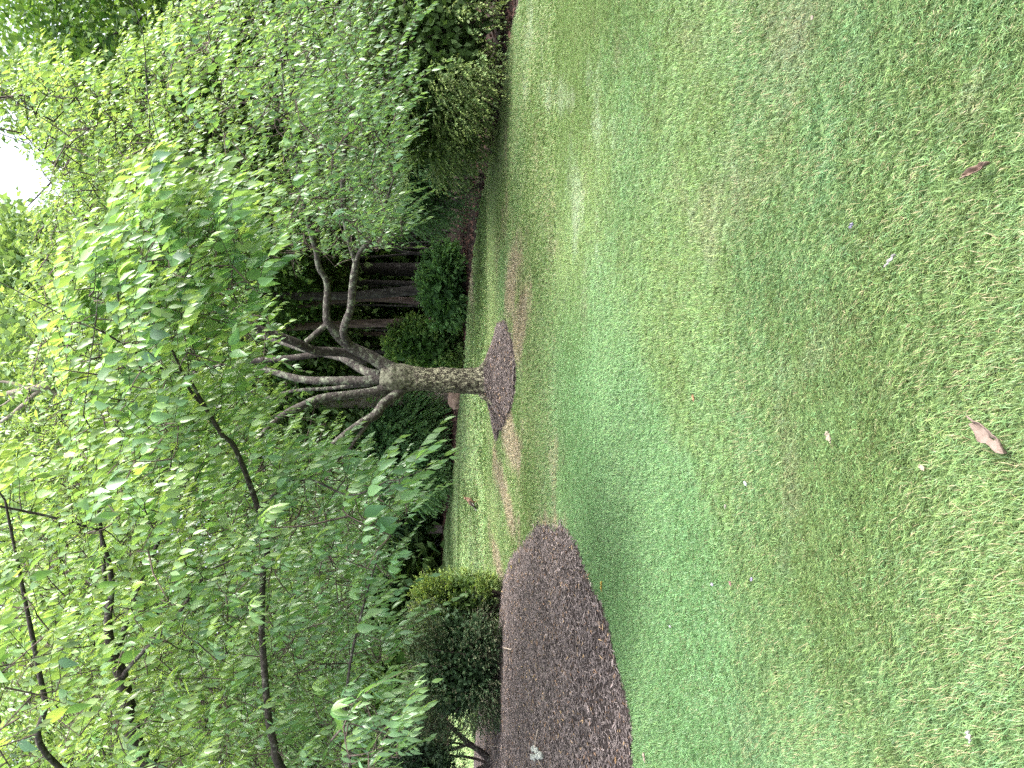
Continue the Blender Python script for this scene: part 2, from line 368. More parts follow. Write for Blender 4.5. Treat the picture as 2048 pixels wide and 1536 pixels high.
def tuft(nb, rad, h0, h1, width, lean, straw):
    V = []; Fc = []; col = []
    for _ in range(nb):
        a = random.uniform(0, 6.283); r = rad * math.sqrt(random.random()); h = random.uniform(h0, h1)
        base = np.array([r * math.cos(a), r * math.sin(a), -0.004]); th = random.gauss(0, 1.0)
        d = np.array([math.cos(th), math.sin(th), 0]); s = np.array([-d[1], d[0], 0]) * width * random.uniform(.6, 1.2)
        le = lean * random.uniform(0.2, 1.3); k = len(V)
        isst = random.random() < straw
        if isst: le *= 1.3
        p1 = base + d * h * le * 0.35 + np.array([0, 0, h * 0.6]); p2 = base + d * h * le + np.array([0, 0, h * max(0.35, 1 - .35 * le)])
        V += [base - s * .5, base + s * .5, p1 - s * .45, p1 + s * .45, p2]
        Fc += [(k, k + 1, k + 3), (k, k + 3, k + 2), (k + 2, k + 3, k + 4)]
        t = random.uniform(0.62, 1.38); tint = np.array([t * random.uniform(.85, 1.2), t, t * random.uniform(.8, 1.2), 1.0 * isst * random.uniform(.5, 1)])
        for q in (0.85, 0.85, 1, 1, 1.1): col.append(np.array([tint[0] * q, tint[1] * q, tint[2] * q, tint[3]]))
    me = bpy.data.meshes.new('tuft'); me.from_pydata([tuple(v) for v in V], [], Fc)
    me.attributes.new('blade', 'FLOAT_COLOR', 'POINT').data.foreach_set('color', np.array(col, np.float32).ravel())
    me.materials.append(M_GRASS); return me
def scatter_points(y0, y1, dens, spread=1.0):
    half = lambda y: 0.56 * y * spread + 0.7
    A = (y1 - y0) * 2 * half(y1); N = int(A * dens)
    X = np.column_stack([rng.uniform(-half(y1), half(y1), N), rng.uniform(y0, y1, N)])
    X = X[np.abs(X[:, 0]) < half(X[:, 1])]
    return X
def on_lawn(X, margin=0.0):
    k = ~inside(BED, X[:, 0], X[:, 1]) & ~inside(MOUND, X[:, 0], X[:, 1]) & ~inside(WOODS, X[:, 0], X[:, 1])
    return k
for nm, lab, y0, y1, dens, hh, wd, sc_, nb, lean in [
        ('grass_near', 'short green lawn grass nearest the camera', 1.3, 3.6, 4200, (.018, .038), .0023, .9, 11, .9),
        ('grass_middle', 'short green lawn grass between the near lawn and mulch bed', 3.6, 8.0, 2300, (.018, .034), .0026, 1.0, 11, .9),
        ('grass_far', 'short green lawn grass around the tree mound', 8.0, 15.0, 800, (.018, .034), .0045, 1.3, 11, .8),
        ('grass_distant', 'mown lawn grass before the wood edge', 15.0, 36.0, 120, (.02, .03), .009, 2.2, 12, .7)]:
    X = scatter_points(y0, y1, dens); X = X[on_lawn(X)]
    c = grass_col(X)
    strawf = np.clip((c[:, 0] / c[:, 1] - 0.75) * 2, 0, 1)
    keep = rng.random(len(X)) > strawf * 0.5; X = X[keep]; c = c[keep]; N = len(X)
    ang = math.pi + 5.0 * (fbm(X + 13, .7, 2) - .5) + rng.normal(0, .5, N)
    comb = fbm(X, 0.8) - .5
    rot = np.column_stack([rng.normal(0, .22, N) + comb * .8, rng.normal(0, .22, N) + 0.15, ang])
    scl = sc_ * rng.uniform(.75, 1.25, N) * (0.8 + 0.5 * fbm(X + 5, 1.2))
    c = c * rng.uniform(.8, 1.2, (N, 1))
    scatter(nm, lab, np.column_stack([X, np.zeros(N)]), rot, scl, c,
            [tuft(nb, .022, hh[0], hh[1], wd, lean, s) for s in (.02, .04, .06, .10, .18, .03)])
# mulch chips
def chip(kind):
    L = random.uniform(.03, .075); wd = random.uniform(.004, .011); t = random.uniform(.003, .007)
    V = []; k = 4
    for i in range(k):
        s = i / (k - 1) - .5; ww = wd * (1 - abs(s) * random.uniform(.3, 1.2)); z = .006 * math.sin(s * 3) * random.uniform(-1, 1); yy = random.uniform(-.004, .004)
        V += [(s * L, yy - ww, z), (s * L, yy + ww, z), (s * L, yy + ww * .6, z + t), (s * L, yy - ww * .6, z + t)]
    Fc = [(0, 3, 2, 1), (k * 4 - 4, k * 4 - 3, k * 4 - 2, k * 4 - 1)]
    for i in range(k - 1):
        for j in range(4):
            a = i * 4 + j; b2 = i * 4 + (j + 1) % 4; Fc.append((a, b2, b2 + 4, a + 4))
    me = bpy.data.meshes.new('chip'); me.from_pydata(V, [], Fc); me.materials.append(M_CHIP); return me
mt, n, b = newmat('mulch_chip')
ai = n.nodes.new('ShaderNodeAttribute'); ai.attribute_name = 'col'; ai.attribute_type = 'INSTANCER'
link(n, ai.outputs['Color'], b.inputs['Base Color']); b.inputs['Roughness'].default_value = .85; b.inputs['Specular IOR Level'].default_value = .3
M_CHIP = mt
def chips(name, label, poly, hfun, dens, box, smax=1.0):
    P = np.array(poly); x0, x1, y0, y1 = box
    N = int((x1 - x0) * (y1 - y0) * dens); X = np.column_stack([rng.uniform(x0, x1, N), rng.uniform(y0, y1, N)])
    d = edge_dist(poly, X)
    X = X[inside(poly, X[:, 0], X[:, 1]) | (d < 0.06 * rng.random(N))]; N = len(X)
    z = np.maximum(hfun(X), 0.012) + rng.uniform(0.0, .014, N)
    base = np.array([.105, .087, .083]); v = rng.lognormal(0, .45, N)[:, None]
    c = base * np.clip(v, .3, 2.6); k = rng.random(N)
    c[k < .05] = np.array([.16, .10, .065]) * v[k < .05].clip(.6, 1.4); c[k > .985] = np.array([.3, .21, .12]) * v[k > .985].clip(.7, 1.2)
    ang = rng.normal(0.2, .9, N)
    rot = np.column_stack([rng.normal(0, .3, N), rng.normal(0, .28, N), ang])
    scatter(name, label, np.column_stack([X, z]), rot, rng.uniform(.6, 1.25, N) * smax, c, [chip(i) for i in range(10)])
chips('mulch_chips_bed', 'shredded dark brown bark mulch covering the left bed', BED, bed_h, 1900, (-9.5, -1.0, 4.6, 18.0), .75)
chips('mulch_chips_mound', 'shredded dark bark mulch heaped around the trunk', MOUND, mound_h, 2600, (-1.6, 1.6, 10.6, 14.2), .75)
# dead leaves on the forest floor and along the lawn edge
def deadleaf_mesh():
    L = random.uniform(.05, .1); wd = L * random.uniform(.25, .4); c1 = random.uniform(.2, .6)
    V = [(-L / 2, 0, .0), (0, -wd, .02 * c1 + .01), (0, 0, .004), (0, wd, .03 * c1), (L / 2, 0, .03 * random.random())]
    me = bpy.data.meshes.new('dead'); me.from_pydata(V, [], [(0, 1, 2), (0, 2, 3), (1, 4, 2), (2, 4, 3)]); me.materials.append(M_CHIP); return me
X = np.column_stack([rng.uniform(-16, 12, 26000), rng.uniform(9.5, 34, 26000)])
X = X[inside(WOODS, X[:, 0], X[:, 1])]
e = edge_dist([tuple(p) for p in EDGE], X); X = X[(e < 4.5)]; N = len(X)
c = np.array([.085, .044, .034]) * rng.lognormal(0, .4, (N, 1)).clip(.4, 2)  # dead leaves darkened too, the wood-edge shade is in their colour
scatter('leaf_litter', 'reddish brown dead leaves lying under the wood edge', np.column_stack([X, np.full(N, .012)]),
        np.column_stack([rng.normal(0, .4, N), rng.normal(0, .4, N), rng.uniform(0, 6.28, N)]), rng.uniform(.7, 1.7, N), c, [deadleaf_mesh() for _ in range(6)])

# ------------------------------------------------------------------ tubes (trunks, limbs, twigs)
class Geo:
    def __init__(s): s.V = []; s.F = []; s.n = 0
    def tube(s, P, rad, seg=8, rough=0.0, rs=6.0, cap=True):
        P = np.asarray(P, float); k = len(P); rad = np.broadcast_to(np.asarray(rad, float), (k,))
        T = unit(np.gradient(P, axis=0)); u = np.cross(T[0], [0.3, 0.2, 0.93]);
        if np.linalg.norm(u) < .05: u = np.cross(T[0], [1, 0, 0])
        u = u / np.linalg.norm(u); a = np.arange(seg) / seg * 2 * math.pi
        ring = []
        for i in range(k):
            u = u - T[i] * (u @ T[i]); u = u / np.linalg.norm(u); v = np.cross(T[i], u)
            ring.append(P[i] + rad[i] * (np.cos(a)[:, None] * u + np.sin(a)[:, None] * v))
        V = np.array(ring)
        if rough:
            nrm = V - P[:, None]; V = P[:, None] + nrm * (1 + rough * (fbm(V, rs, 3) - .5) * 2)[..., None]
        idx = s.n + np.arange(k * seg).reshape(k, seg); nx = np.roll(idx, -1, 1)
        s.V.append(V.reshape(-1, 3)); s.F.append(np.stack([idx[:-1], nx[:-1], nx[1:], idx[1:]], -1).reshape(-1, 4)); s.n += k * seg
        if cap:
            for r, q in ((idx[0][::-1], 0), (idx[-1], k - 1)):
                c = s.n; s.V.append(P[q][None]); s.n += 1
                s.F.append(np.stack([r, np.roll(r, -1), np.full(seg, c), np.full(seg, c)], -1)[:, [0, 1, 2, 3]])
    def build(s, name, mat, parent=None, smooth=True):
        V = np.vstack(s.V); Fq = np.vstack(s.F)
        tri = Fq[:, 2] == Fq[:, 3]
        fl = [tuple(f[:3]) if t else tuple(f) for f, t in zip(Fq.tolist(), tri)] if tri.any() else Fq
        return obj(name, mesh(name, V, fl, mat, smooth=smooth), parent)
def spline(P, k=6):
    P = np.asarray(P, float); n = len(P)
    if n < 3: return np.array([P[0] + (P[-1] - P[0]) * t for t in np.linspace(0, 1, k)])
    Q = np.vstack([2 * P[0] - P[1], P, 2 * P[-1] - P[-2]]); out = []
    for i in range(1, n):
        p0, p1, p2, p3 = Q[i - 1], Q[i], Q[i + 1], Q[i + 2]
        for t in np.arange(k) / k:
            out.append(.5 * (2 * p1 + (p2 - p0) * t + (2 * p0 - 5 * p1 + 4 * p2 - p3) * t * t + (3 * p1 - p0 - 3 * p2 + p3) * t ** 3))
    out.append(P[-1]); return np.array(out)
def rs_rad(r, n): return np.interp(np.linspace(0, 1, n), np.linspace(0, 1, len(r)), r)

# ------------------------------------------------------------------ leaves
ST_HI = ([0, .2, .46, .76, 1.0], [0, .72, 1.0, .5, 0])
def leaf_verts(B, D, N, L, W, hi=True, curl=None):
    """leaf blades at B along D with face normal N; returns verts (n,k,3) and the face templates"""
    D = unit(D); Sd = unit(np.cross(N, D)); N = np.cross(D, Sd); n = len(B)
    if curl is None: curl = rng.uniform(0.05, .45, n)
    fold = rng.uniform(.1, .5, n)
    cols = []
    def pt(t, s):
        w_ = s * W * .5
        return B + D * (t * L)[:, None] - N * (curl * L * t * t * .6)[:, None] + Sd * w_[:, None] + N * (np.abs(w_) * fold)[:, None]
    o = np.ones(n)
    if hi:
        ts, ws = ST_HI
        pts = [pt(o * 0, o * 0)]
        for t, w_ in zip(ts[1:-1], ws[1:-1]): pts += [pt(o * t, o * w_), pt(o * t, o * 0), pt(o * t, -o * w_)]
        pts.append(pt(o * 1.0, o * 0))
        T = [(0, 2, 1), (0, 3, 2), (1, 2, 5), (1, 5, 4), (2, 3, 6), (2, 6, 5), (4, 5, 8), (4, 8, 7), (5, 6, 9), (5, 9, 8), (7, 8, 10), (8, 9, 10)]
    elif hi is None:
        pts = [pt(o * 0, o * 0), pt(o * .45, o), pt(o * .45, -o), pt(o, o * 0)]
        T = [(0, 2, 1), (1, 2, 3)]
    else:
        pts = [pt(o * 0, o * 0), pt(o * .42, o), pt(o * .42, o * 0), pt(o * .42, -o), pt(o, o * 0)]
        T = [(0, 2, 1), (0, 3, 2), (1, 2, 4), (2, 3, 4)]
    return np.stack(pts, 1), np.array(T)
def leaf_mesh(name, B, D, N, L, W, col, mat, hi=False):
    V, T = leaf_verts(B, D, N, L, W, hi); n, k = V.shape[:2]
    Fc = (np.arange(n)[:, None, None] * k + T[None]).reshape(-1, 3)
    cc = np.repeat(col, k, 0).reshape(n, k, 3).copy()
    cc[:, 0] *= .85
    return mesh(name, V.reshape(-1, 3), Fc, mat, cc.reshape(-1, 3), smooth=bool(hi))
def shoots(P, D, length, nleaf, L, W, c_old, c_new, droop=.85, stemdroop=.4, upn=1.0, jitter=.22, spread=.8):
    """leafy shoots: alternate leaves along an arching stem. returns flat leaf arrays plus stem polylines"""
    n = len(P); D = unit(D); length = np.broadcast_to(length, (n,))
    side = unit(np.cross(D, np.array([0, 0, 1.0])) + 1e-6)
    Bs, Ds, Ns, Ls, Ws, Cs = [], [], [], [], [], []
    sag = np.array([0, 0, -1.0]); sf = np.exp(rng.normal(0, .2, (n, 1))) * np.array([1, 1, 1.0]); sy = rng.normal(0, .22, n); ln_ = rng.uniform(.8, 1.2, n)
    def stem(t): return P + D * (length * t)[:, None] + sag * (stemdroop * length * t * t)[:, None]
    for k in range(nleaf):
        t = ((k + .6) / nleaf) ** .7; tt = np.full(n, t) + rng.normal(0, .03, n)
        b_ = stem(tt); sgn = (1 if k % 2 else -1)
        ax = unit(D + sag * (2 * stemdroop * t))
        end = t ** 2
        d_ = ax * (.45 + .6 * end) + side * (sgn * spread * (1 - .55 * end)) + sag * (droop * rng.uniform(.5, 1.5, n))[:, None] + rng.normal(0, jitter, (n, 3))
        d_ = unit(d_)
        nn = np.array([0, 0, upn]) + side * (sgn * .5) + rng.normal(0, .35, (n, 3))
        nn = nn - d_ * (nn * d_).sum(1, keepdims=True); nn = unit(nn)
        sz = rng.uniform(.5, 1.2, n) * (1 - .4 * t ** 3)
        mixv = np.clip(end * .85 + sy + rng.normal(0, .12, n), 0, 1)[:, None]
        Bs.append(b_); Ds.append(d_); Ns.append(nn); Ls.append(L * sz * ln_); Ws.append(W * sz * ln_ * rng.uniform(.75, 1.1, n)); Cs.append((c_old + (c_new - c_old) * mixv) * sf * rng.uniform(.85, 1.15, (n, 1)))
    st = np.stack([stem(np.full(n, t)) for t in (0, .5, 1.0)], 1)
    return [np.concatenate(a) for a in (Bs, Ds, Ns, Ls, Ws, Cs)], st

def thin_tubes(segs, radii, seg=3):
    """many thin twigs in one mesh: segs list of (k,3) polylines"""
    g = Geo()
    for P, r in zip(segs, radii): g.tube(P, r, seg, cap=False)
    return g
def connect(nodes, targets, seg_r=.006):
    """grow twigs from the nearest existing wood to each shoot base"""
    nodes = np.array(nodes); segs = []; rad = []
    d0 = np.array([np.min(((nodes - t) ** 2).sum(1)) for t in targets]); order = np.argsort(d0)
    buf = np.zeros((len(nodes) + len(targets) * 3, 3)); buf[:len(nodes)] = nodes; cnt = len(nodes)
    for i in order:
        t = targets[i]; dd = ((buf[:cnt] - t) ** 2).sum(1); j = int(np.argmin(dd)); a = buf[j].copy(); dist = math.sqrt(dd[j])
        mid = (a + t) / 2 + rng.normal(0, .07, 3) * dist + np.array([0, 0, .06 * dist])
        q1 = a * .25 + mid * .5 + t * .25
        P = np.array([a, q1, t]); segs.append(P); r0 = seg_r * (1 + 1.6 * min(dist, 1.5)); rad.append([r0, r0 * .75, seg_r * .55])
        buf[cnt] = q1; buf[cnt + 1] = (q1 + t) / 2; buf[cnt + 2] = t; cnt += 3
    return segs, rad

# ------------------------------------------------------------------ cherry trees
def cherry(root, limbs, trunk_obj_fn, sample, L, W, nleaf, length, hi, centre, c_old, c_new, c_low, zlow, zhigh, twig_r=.005, ext=2, dark=False):
    nodes = []
    for i, (P, r, mat) in enumerate(limbs):
        Q = spline(P, 7); rr = rs_rad(r, len(Q))
        g = Geo(); g.tube(Q, rr, 12, .16, 7.0)
        g.build('limb', mat, root)
        nodes += list(Q[2:])
    # unseen continuation of the limbs into the crown
    up = np.array([0, 0, 1.0])
    for i, (P, r, mat) in enumerate(limbs):
        tan = unit(P[-1] - P[-2])
        for e_ in range(ext if project(P[-1][None])[0][0] < 600 and len(P) > 4 else 0):
            p = np.array(P[-1]); d = unit(tan + rng.normal(0, .35, 3) + up * .2); pts = [p]
            for q in range(5):
                d = unit(d + rng.normal(0, .22, 3) + unit(p - centre) * .15); p = p + d * rng.uniform(.25, .45); pts.append(p)
            g = Geo(); Q = spline(pts, 3); g.tube(Q, rs_rad([r[-1] * .9, r[-1] * .3], len(Q)), 6, .1, 7); g.build('branch', mat, root); nodes += list(Q)
    P, D = sample()
    sh, st = shoots(P, D, length(len(P)), nleaf, L, W, c_old, c_new)
    segs, rad = connect(nodes, P, twig_r)
    for s_ in st: segs.append(s_); rad.append([twig_r * .6, twig_r * .45, twig_r * .25])
    tw = thin_tubes(segs, rad).build('twigs', M_TWIG, root); tag(tw, kind='stuff')
    B, Dl, Nl, Ll, Wl, Cl = sh
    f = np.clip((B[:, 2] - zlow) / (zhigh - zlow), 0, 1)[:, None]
    Cl = Cl * (1 - .6 * (1 - f)) + c_low * (.6 * (1 - f))  # lower leaves darker and bluer: the crown's shade put into leaf colour
    Cl = Cl + (c_new - Cl) * (.28 * np.clip((B[:, 2:] - zhigh + .8) / 2.0, 0, 1))     # yellower sun leaves; the brighter light up there is also put into the colour
    # the 300 leaves that show largest are single parts
    x, y = project(B); dep = (B - EYE) @ FWD
    vis = (x > 15) & (x < 2030) & (y > 15) & (y < 1520)
    score = np.where(vis, Ll / dep, 0); top = np.argsort(-score)[:300]
    rest = np.ones(len(B), bool); rest[top] = False
    fo = None
    for sel, h_ in ((rest & (dep < 7.5), True), (rest & (dep >= 7.5), False)):
        if not sel.any(): continue
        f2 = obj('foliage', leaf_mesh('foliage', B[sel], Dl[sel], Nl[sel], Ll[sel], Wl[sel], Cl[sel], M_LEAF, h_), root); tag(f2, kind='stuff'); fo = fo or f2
    kinds = []
    qs = [(c_old, .45), (c_old, .5), (c_new, .42), ((c_old + c_new) / 2, .45), ((c_old + c_new) / 2, .4), (c_low, .5), (c_low * .85, .48), (c_old * 1.15, .44)]
    for c_, w_ in qs:
        o1 = np.zeros((1, 3)); kinds.append(leaf_mesh('leaf', o1, o1 + (1, 0, 0), o1 + (0, 0, 1), np.ones(1), np.array([w_ * 1.0]), np.array([c_]), M_LEAF, True))
    kc = np.array([q[0] for q in qs])
    for i in top:
        j = int(np.argmin(((kc - Cl[i]) ** 2).sum(1) + rng.uniform(0, 3e-4, len(kc))))
        d = unit(Dl[i]); s_ = unit(np.cross(Nl[i], d)); n_ = np.cross(d, s_)
        o = bpy.data.objects.new('leaf', kinds[j]); C.objects.link(o); o.parent = fo
        M4 = Matrix.Identity(4)
        for a in range(3):
            M4[a][0] = d[a] * Ll[i]; M4[a][1] = s_[a] * Ll[i]; M4[a][2] = n_[a] * Ll[i]; M4[a][3] = B[i][a]
        o.matrix_local = M4
    return fo

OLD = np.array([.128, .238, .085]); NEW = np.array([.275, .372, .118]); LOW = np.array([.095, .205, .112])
DA = 12.5; kA = DA / F_PX
# --- tree A: the lichen covered cherry on the mulch mound
A0 = Vector((TRUNK[0], TRUNK[1], 0.2))
cherryA = empty('cherry_tree', A0, 'spreading cherry tree with lichen covered trunk standing on a round mulch mound', 'tree', 'cherry trees')
P = [at(1005, 762, DA), at(985, 762, DA), at(972, 762, DA), at(955, 762, DA), at(925, 762, DA), at(890, 761, DA), at(860, 760, DA), at(830, 758, DA), at(805, 756, DA), at(785, 755, DA), at(765, 752, DA + .03)]
Q = spline(P, 16); hh = np.linspace(0, 1, len(Q))
rr = np.interp(hh * (len(P) - 1), range(len(P)), np.array([46, 40, 33, 28, 25.5, 24.5, 23.5, 24, 28, 30, 24]) * kA)
g = Geo(); seg = 72; g.tube(Q, rr, seg, 0)
V = g.V[0].reshape(len(Q), seg, 3); ctr = Q[:, None]; nr = V - ctr
ang = np.arange(seg) / seg * 2 * math.pi
plate = np.abs(fbm(V * np.array([1, 1, .45]), 16, 3) - .5) * 2
lump = (fbm(V, 4, 2) - .5)
root_ = np.clip(1 - hh / .28, 0, 1)[:, None] ** 2 * (np.cos(ang * 5 + 1)[None] * .16 + np.cos(ang * 3)[None] * .1)
g.V[0] = (ctr + nr * (1 + .10 * np.minimum(plate * 2, 1)[..., None] - .05 + .22 * lump[..., None] + root_[..., None])).reshape(-1, 3)
g.build('trunk', M_TRUNK, cherryA)
for ang_, ln in ((-2.7, .22), (-.5, .25)):       # surface roots sinking into the mulch
    b0 = np.array([TRUNK[0], TRUNK[1], .42]); dv = np.array([math.cos(ang_), math.sin(ang_), 0])
    gr = Geo(); gr.tube(spline([b0 + dv * .12, b0 + dv * .26 + (0, 0, -.06), b0 + dv * (.26 + ln * .4) + (0, 0, -.15), b0 + dv * (.26 + ln) + (0, 0, -.3)], 5), rs_rad([.06, .05, .035, .015], 16), 8, .15, 9)
    gr.build('root', M_TRUNK, cherryA)
def LA(pts, px_, mat=M_LIMB):
    return ([at(*p) for p in pts], [q * .41 * kA for q in px_], mat)
limbsA = [
    LA([(800, 752, 12.5), (745, 716, 12.45), (697, 691, 12.4), (660, 650, 12.2), (653, 625, 12.1), (655, 585, 12.0), (652, 560, 11.9), (638, 535, 11.8), (632, 500, 11.6), (616, 444, 11.3), (598, 350, 10.8), (585, 240, 10.3)], [44, 30, 26, 22, 17, 15, 14, 13, 12, 11, 9, 5]),
    LA([(700, 692, 12.4), (688, 672, 12.2), (689, 652, 12.0), (701, 618, 11.8), (705, 579, 11.6), (709, 544, 11.4), (718, 507, 11.2), (741, 476, 11.0), (766, 420, 10.7), (787, 359, 10.5)], [20, 18, 18, 18, 17, 16, 11, 9, 7, 4]),
    LA([(712, 525, 11.3), (704, 500, 11.2), (690, 440, 10.9), (686, 359, 10.5), (691, 284, 10.2), (705, 190, 9.9)], [13, 12, 11, 11, 9, 5]),
    LA([(735, 722, 12.6), (690, 706, 12.5), (640, 702, 12.3), (619, 697, 12.2), (591, 685, 12.0), (537, 664, 11.8), (470, 640, 11.6), (400, 600, 11.4)], [22, 21, 21, 21, 20, 17, 13, 8], M_DARKLIMB),
    LA([(655, 648, 12.2), (636, 664, 12.2), (612, 684, 12.15)], [15, 14, 13]),
    LA([(730, 722, 12.8), (684, 703, 12.9), (639, 708, 12.95), (571, 717, 13.0), (502, 722, 13.1), (430, 735, 13.2), (340, 760, 13.3)], [18, 17, 16, 15, 13, 11, 7], M_DARKLIMB),
    LA([(765, 750, 12.6), (735, 745, 12.8), (694, 720, 13.2), (673, 714, 13.5), (610, 700, 14.0), (520, 672, 14.6)], [26, 24, 20, 17, 14, 9]),
    LA([(775, 755, 12.6), (725, 761, 12.7), (660, 761, 12.8), (612, 760, 12.9), (575, 752, 13.0), (540, 742, 13.1), (502, 735, 13.2), (420, 715, 13.4)], [30, 22, 20, 19, 17, 15, 12, 8]),
    LA([(745, 768, 12.7), (700, 772, 12.9), (656, 777, 13.1), (585, 782, 13.4), (520, 800, 13.8)], [12, 11, 9, 8, 5]),
    LA([(790, 768, 12.5), (756, 782, 12.4), (697, 790, 12.3), (640, 797, 12.2), (598, 814, 12.1), (560, 834, 12.0), (520, 872, 11.8), (470, 930, 11.6)], [30, 24, 20, 19, 18, 14, 10, 6]),
    LA([(815, 768, 12.5), (796, 786, 12.4), (769, 806, 12.25), (752, 828, 12.1), (728, 844, 12.0), (694, 866, 11.8), (650, 905, 11.5), (610, 960, 11.2)], [28, 24, 22, 22, 20, 17, 12, 7]),
    LA([(740, 838, 12.05), (727, 858, 11.95), (714, 876, 11.85), (697, 900, 11.7), (673, 922, 11.6), (650, 960, 11.4)], [12, 10, 9, 9, 7, 4]),
]
A_TOP = ([-200, 0, 30, 60, 100, 150, 160, 240, 290, 430, 480, 1000, 1536, 1900], [330, 420, 290, 330, 280, 210, -300, -300, 80, 95, 60, 40, 0, 0])
A_BOT = ([-200, 0, 60, 120, 200, 260, 330, 400, 470, 500, 530, 560, 640, 700, 760, 850, 950, 1050, 1200, 1536, 1900], [820, 830, 850, 830, 855, 820, 810, 810, 820, 780, 690, 600, 560, 550, 600, 690, 740, 750, 740, 730, 730])
cenA = np.array([TRUNK[0] + .3, 12.6, 4.4])
def sampleA():
    P = []
    while sum(map(len, P)) < 9300:
        d = unit(rng.normal(0, 1, (4000, 3))); r = rng.uniform(.35, 1, (4000, 1)) ** .55
        p = cenA + d * r * np.array([7.2, 6.0, 4.6])
        x, y = project(p)
        ok = (p[:, 1] > 7.3) & (p[:, 2] > 1.2) & (x > np.interp(y, *A_TOP)) & (x < np.interp(y, *A_BOT) - 10)
        win = (x > 540) & (x < 800) & (y > 520) & (y < 890)
        ok &= ~win | (rng.random(4000) < .12)
        ok &= fbm(p, .8, 2) > .42
        P.append(p[ok])
    P = np.vstack(P)[:9300]
    D = unit((P - cenA) * np.array([1, 1, .6])) + np.array([.15, 0, .35]) + rng.normal(0, .4, P.shape)
    return P, D
cherry(cherryA, limbsA, None, sampleA, .112, .040, 12, lambda n: rng.uniform(.3, .62, n), False, cenA, OLD, NEW, LOW, 2.0, 5.0, .0055)

# --- tree B: the neighbour whose trunk stands just outside the left of the picture
TB = np.array([-4.6, 7.2])
cherryB = empty('cherry_tree', (TB[0], TB[1], .1), 'nearer cherry tree reaching in from the left over the mulch bed with large leaves', 'tree', 'cherry trees')
P = [(TB[0], TB[1], 0), (TB[0], TB[1], .25), (TB[0] + .02, TB[1], .8), (TB[0] + .05, TB[1] - .02, 1.4), (TB[0] + .12, TB[1] - .05, 1.9)]
g = Geo(); g.tube(spline(P, 10), rs_rad([.3, .22, .19, .185, .2], 41), 40, .12, 9); g.build('trunk', M_TRUNK, cherryB)
def LB(pts, px_, mat=M_DARKLIMB):
    return ([np.array(p) if len(p) == 3 and p[2] < 5 and p[0] < -1 else at(*p) for p in pts], [q * .42 * p_[2] / F_PX if p_[0] > 0 else q * .5 * 6.8 / F_PX for q, p_ in zip(px_, pts)], mat)
b0 = (TB[0] + .1, TB[1] - .05, 1.75)
limbsB = [
    LB([b0, (-4.1, 7.0, 2.7), (303, 1536, 6.7), (258, 1419, 6.5), (244, 1356, 6.4), (224, 1300, 6.3), (216, 1244, 6.2), (223, 1157, 6.0), (200, 1060, 5.8)], [60, 46, 40, 33, 29, 22, 17, 13, 7]),
    LB([b0, (-4.0, 6.9, 2.3), (562, 1536, 6.4), (548, 1488, 6.3), (537, 1436, 6.25), (527, 1314, 6.1), (523, 1237, 6.0), (527, 1140, 5.9), (534, 1098, 5.8), (516, 1017, 5.7), (472, 900, 5.5), (444, 869, 5.4), (410, 814, 5.3), (372, 753, 5.1), (321, 736, 5.0), (267, 702, 4.9), (205, 664, 4.8), (150, 643, 4.75)],
       [44, 34, 20, 18, 17, 15, 14, 14, 14, 13, 12, 11, 9, 7, 6, 5, 4, 3]),
    LB([(244, 1356, 6.4), (262, 1330, 6.2), (349, 1237, 5.9), (412, 1150, 5.7), (474, 1115, 5.6)], [10, 9, 8, 6, 4]),
    LB([(235, 1300, 6.35), (272, 1188, 6.2), (300, 1120, 6.1), (321, 1070, 6.0), (335, 1000, 5.9)], [13, 11, 9, 8, 5]),
    LB([(216, 1240, 6.2), (205, 1100, 5.9), (195, 989, 5.7), (195, 927, 5.6), (185, 869, 5.5), (167, 831, 5.4)], [9, 8, 6, 5, 4, 3]),
    LB([b0, (-4.2, 6.6, 2.8), (120, 1536, 5.8), (90, 1400, 5.5), (60, 1250, 5.3), (30, 1100, 5.1), (10, 1000, 5.0)], [40, 30, 14, 12, 10, 7, 5]),
    LB([b0, (-3.9, 6.8, 2.1), (700, 1536, 6.3), (690, 1450, 6.0), (700, 1330, 5.7), (730, 1200, 5.5), (760, 1100, 5.4)], [30, 20, 9, 8, 7, 5, 3]),
    LB([(410, 814, 5.3), (380, 780, 5.2), (345, 702, 5.0), (318, 671, 4.9), (300, 600, 4.8), (310, 500, 4.7), (330, 430, 4.65)], [8, 7, 6, 6, 5, 4, 3]),
    LB([(516, 1017, 5.7), (560, 980, 5.5), (620, 960, 5.3), (700, 990, 5.2), (780, 960, 5.1)], [8, 6, 5, 4, 3]),
]
B_TOP = ([400, 430, 480, 560, 650, 800, 900, 955, 975, 1536, 2200], [330, 290, 215, 140, 105, 115, 125, 105, -300, -300, -300])
B_BOT = ([400, 430, 480, 560, 650, 700, 760, 800, 860, 900, 930, 960, 1000, 1060, 1100, 1150, 1200, 1260, 1300, 1350, 1400, 1450, 1500, 1536, 2200],
         [340, 390, 520, 560, 545, 500, 510, 530, 545, 560, 690, 830, 860, 835, 790, 830, 790, 800, 830, 780, 770, 830, 850, 840, 840])
cenB = np.array([-3.6, 6.6, 3.6])
